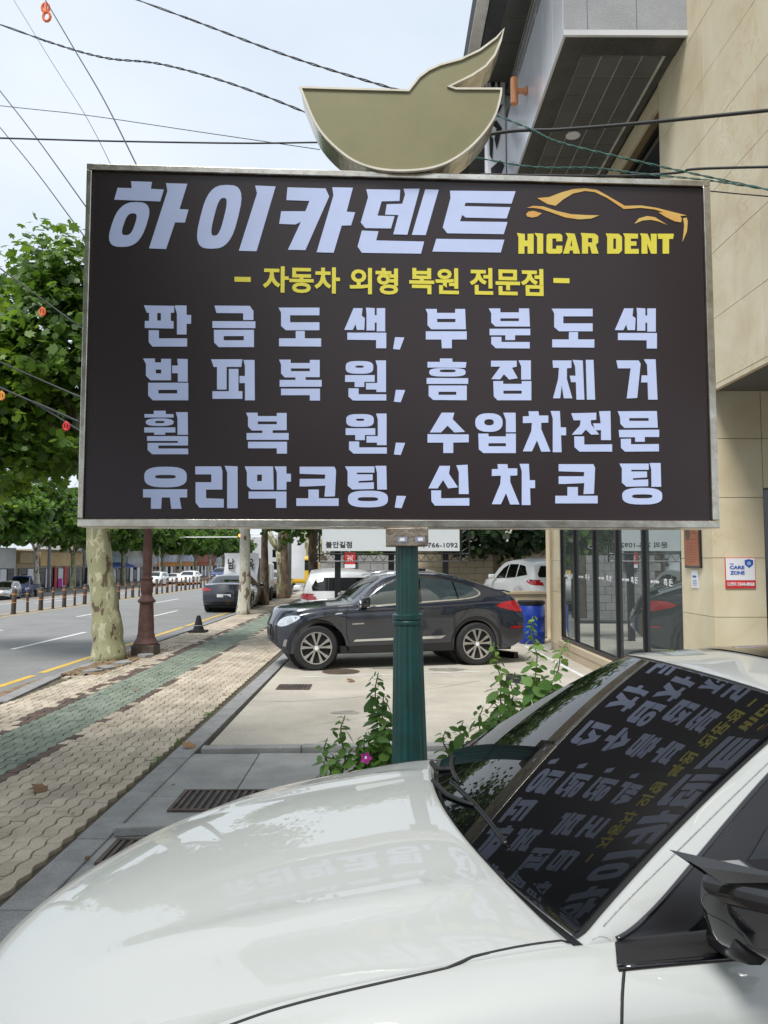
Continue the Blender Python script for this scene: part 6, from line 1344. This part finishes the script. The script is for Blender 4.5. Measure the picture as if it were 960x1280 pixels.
stem_plant((1.55, 7.6, .25), [(0, 0, .98, -.06, 0), (.08, .02, .75, .22, 0), (-.02, 0, .4, -.1, 0)], 'tall potted plant, the right one reaching up to the blue drum', .10, 44)
t = thing('fern', 'small bright fern at the foot of the stone wall by the shopfront', 'fern', (3.22, 8.35, .0)); t.scale = (.62, .62, .80)
for k in range(7):
    a = k*.9; C_ = []; N_ = []
    pts = [(.28*q/8*math.cos(a), .2*q/8*math.sin(a), .55+.45*math.sin(q/8*1.5)) for q in range(9)]; fr_ = MB().tube(pts, .004, 4).build('frond', M['stem'], t)
    for q in range(1, 9):
        for sd_ in (-1, 1): C_.append(np.array(pts[q])+np.array([-math.sin(a)*sd_*.03, math.cos(a)*sd_*.03, 0])); N_.append([0, -.4, 1])
    leaves('leaflets', 'leaf_plant', fr_, np.array(C_), np.array(N_, float), np.full(len(C_), .08), OVAL_LEAF)
MB().lathe([(.12, 0), (.16, .5), (.14, .52)], n=20).build('pot', M['pot'], t)
# fallen leaves
C_ = []; N_ = []
for k in range(260):
    if k < 170: x, y = rng.uniform(-5.0, -4.2), rng.uniform(12, 17)
    else: x, y = rng.uniform(-4.9, -1.6), rng.uniform(3.5, 20)
    C_.append([x, y, .035 if x > -1.72 else .02]); N_.append([rng.normal()*.2, rng.normal()*.2, 1])
M['deadleaf'] = mat('dry leaf', (.22, .13, .06), .8, var=.3, isl=.45)
leaves('fallen_leaves', 'deadleaf', None, np.array(C_), np.array(N_, float), rng.uniform(.02, .065, 260), PLANE_LEAF, kind='stuff')
for i, (x, y, z, l) in enumerate(((-2.62, 6.05, .02, 'curled brown leaf alone on the beige pavers'), (-1.80, 7.4, .03, 'orange leaf by the corner of the lot kerb'), (-.42, 11.3, .045, 'reddish leaf on the concrete in front of the charcoal car'))):
    o = leaves('dry_leaf', 'deadleaf', None, np.array([[0, 0, 0.]]), np.array([[.3, -.2, 1.]]), np.array([.15]), PLANE_LEAF); o.location = (x, y, z+.015); tag(o, l, 'leaf')
# weeds in the border joint
C_ = []; N_ = []
for k in range(110):
    y = rng.choice([6.9, 7.6, 8.9])+rng.normal()*.10; C_.append([-1.965+rng.normal()*.02, y, .015+rng.random()*.03]); N_.append([rng.normal(), rng.normal(), .8])
leaves('weeds', 'leaf_plant', None, np.array(C_), np.array(N_, float), rng.uniform(.012, .03, 110), OVAL_LEAF, kind='stuff')

# ---------------- overhead cables ----------------
def cable(pts, lab, r=.012, m='wire', twist=False, n=14):
    P3 = [atY(x, y, Y) for x, y, Y in pts]
    if pts[0][0] < 0 or pts[0][1] < 0: P3 = [P3[0]+(P3[0]-P3[1]).normalized()*22]+P3      # runs on towards its pole outside the frame
    if pts[-1][0] > 960 and not twist: P3 = P3+[P3[-1]+(P3[-1]-P3[-2]).normalized()*.2]
    if pts[0][0] < 160 and pts[-1][1] > 200 and pts[-1][1] < 300: P3 = P3+[P3[-1]+(P3[-1]-P3[-2]).normalized()*1.6]
    w_ = smooth_line([tuple(p) for p in P3], n)
    g = MB()
    if twist:
        for ph in (0, PI):
            g.tube([p+Vector((0, math.cos(i*.9+ph), math.sin(i*.9+ph)))*r*1.0 for i, p in enumerate(w_)], r*.8, 5)
    else: g.tube(w_, r, 6)
    return tag(g.build('cable', M[m], smooth=True), lab, 'cable')
cable([(150, -8, 16), (240, 25, 15), (360, 70, 14), (482, 108, 13), (600, 140, 12)], 'topmost twisted cable sagging down behind the bowl emblem', .014, twist=True, n=20)
cable([(-30, 20, 17), (60, 52, 16), (130, 72, 15.5), (200, 80, 15), (290, 105, 14), (400, 148, 13), (470, 180, 12.5)], 'twisted cable from the left edge to the left tip of the bowl', .014, twist=True, n=20)
cable([(-20, 130, 22), (100, 143, 21), (250, 165, 20), (400, 187, 19)], 'thin cable crossing above the thick horizontal one', .010)
cable([(-20, 172, 16), (120, 176, 16), (300, 179, 16), (400, 178, 16), (520, 178, 14)], 'thick level cable just above the sign on the left', .018)
cable([(520, 186, 7.05), (630, 165, 6.88), (700, 162, 6.71), (800, 154, 6.54), (980, 136, 6.19)], 'thick dark cable crossing the bay and the stone wall', .016)
cable([(45, -20, 20.64), (92, 60, 18.06), (130, 125, 16.34), (175, 215, 13.76)], 'steep cable carrying the orange tag at the top left', .014)
cable([(5, -20, 22.36), (60, 70, 19.78), (110, 150, 17.20), (150, 230, 15.48)], 'faint steep cable left of the orange tag', .007)
cable([(-20, 88, 20.64), (40, 165, 18.06), (110, 262, 15.48)], 'upper of the two steep cables at the left edge', .013)
cable([(-20, 135, 20.64), (40, 208, 18.06), (90, 275, 15.48)], 'lower of the two steep cables at the left edge', .012)
cable([(590, 132, 6.54), (660, 160, 6.28), (700, 178, 6.11), (790, 200, 5.85), (890, 222, 5.59), (990, 243, 5.33)], 'green twisted cable descending right across the stone wall', .0055, 'wiregreen', True, 20)
cable([(560, 190, 6.36), (660, 208, 6.19), (740, 210, 6.02), (800, 217, 5.85), (890, 226, 5.59), (990, 242, 5.33)], 'second green twisted cable just above the top of the sign', .005, 'wiregreen', True, 20)
cable([(600, 218, 6.19), (760, 220, 6.02), (845, 216, 5.85), (862, 212, 5.76), (900, 210, 5.68), (990, 208, 5.50)], 'black cable with a small kink above the sign corner', .010)
cable([(860, 236, 5.85), (920, 242, 5.76), (990, 248, 5.59)], 'thin black wire at the top right corner of the sign', .005)
cable([(-10, 328, 12.2), (50, 372, 12), (130, 430, 11.8)], 'upper cable through the leaves left of the sign', .012); cable([(-10, 448, 12.4), (40, 470, 12.2), (105, 498, 12)], 'middle cable through the leaves left of the sign', .014); cable([(-10, 480, 12.4), (40, 502, 12.2), (110, 545, 12)], 'lower cable through the leaves left of the sign', .018)
def spacer(px, py, Y, lab, m, s_=1.0, parts=2):
    p = atY(px, py, Y); t = thing('cable_tag', lab, 'cable tag', p)
    for k in range(parts): MB().tube([(.03*k*s_+.075*s_*math.cos(q*PI/5), 0, -.19*k*s_+.10*s_*math.sin(q*PI/5)) for q in range(11)], .028*s_, 6).build('ring', M[m], t)
    MB().box((0, 0, .02), (.05*s_, .05*s_, .22*s_)).build('clip', M[m], t, bevel=.01); return t
M['orangetag'] = mat('orange plastic', (.68, .14, .04), .5)
spacer(57, 10, 23, 'orange tag hanging on the steep cable at the top left', 'orangetag', 1.5); spacer(53, 390, 12, 'orange tag on the cable among the upper leaves', 'orangetag', .6, 1); spacer(2, 495, 12.2, 'yellow orange tag on the lower cable at the left edge', 'orange', .6, 1); spacer(83, 533, 11.9, 'red tag on the lower cable near the sign frame', 'red', .6, 1)

# ---------------- the street on the camera's own side ----------------
for k, (x, y, lab) in enumerate(((-5.1, 1.2, 'plane tree at the kerb beside the white saloon'), (-5.0, -11, 'plane tree on the pavement behind the viewer'))):
    o = copy_tree(pA); o.location = (x, y, 0); o.rotation_euler = (0, 0, 1+k); o['label'] = lab; o['group'] = 'trees along the near kerb'; o.scale = (.72, .72, 1.05)
rb = thing('building', 'plain unseen building added behind the viewer to darken reflections', 'building', (3, -17, 0)); MB().bb(-6, -8, 0, 9, 0, 5.6).build('wall', M['kerb'], rb)  # made-up block out of view, height and tone set for the sign face's reflections
for i in range(5):
    for k in range(1): MB().bb(-5+i*2.8, .005, 1+k*3.2, -3.2+i*2.8, .03, 2.8+k*3.2).build('window', M['darkglass'], rb)
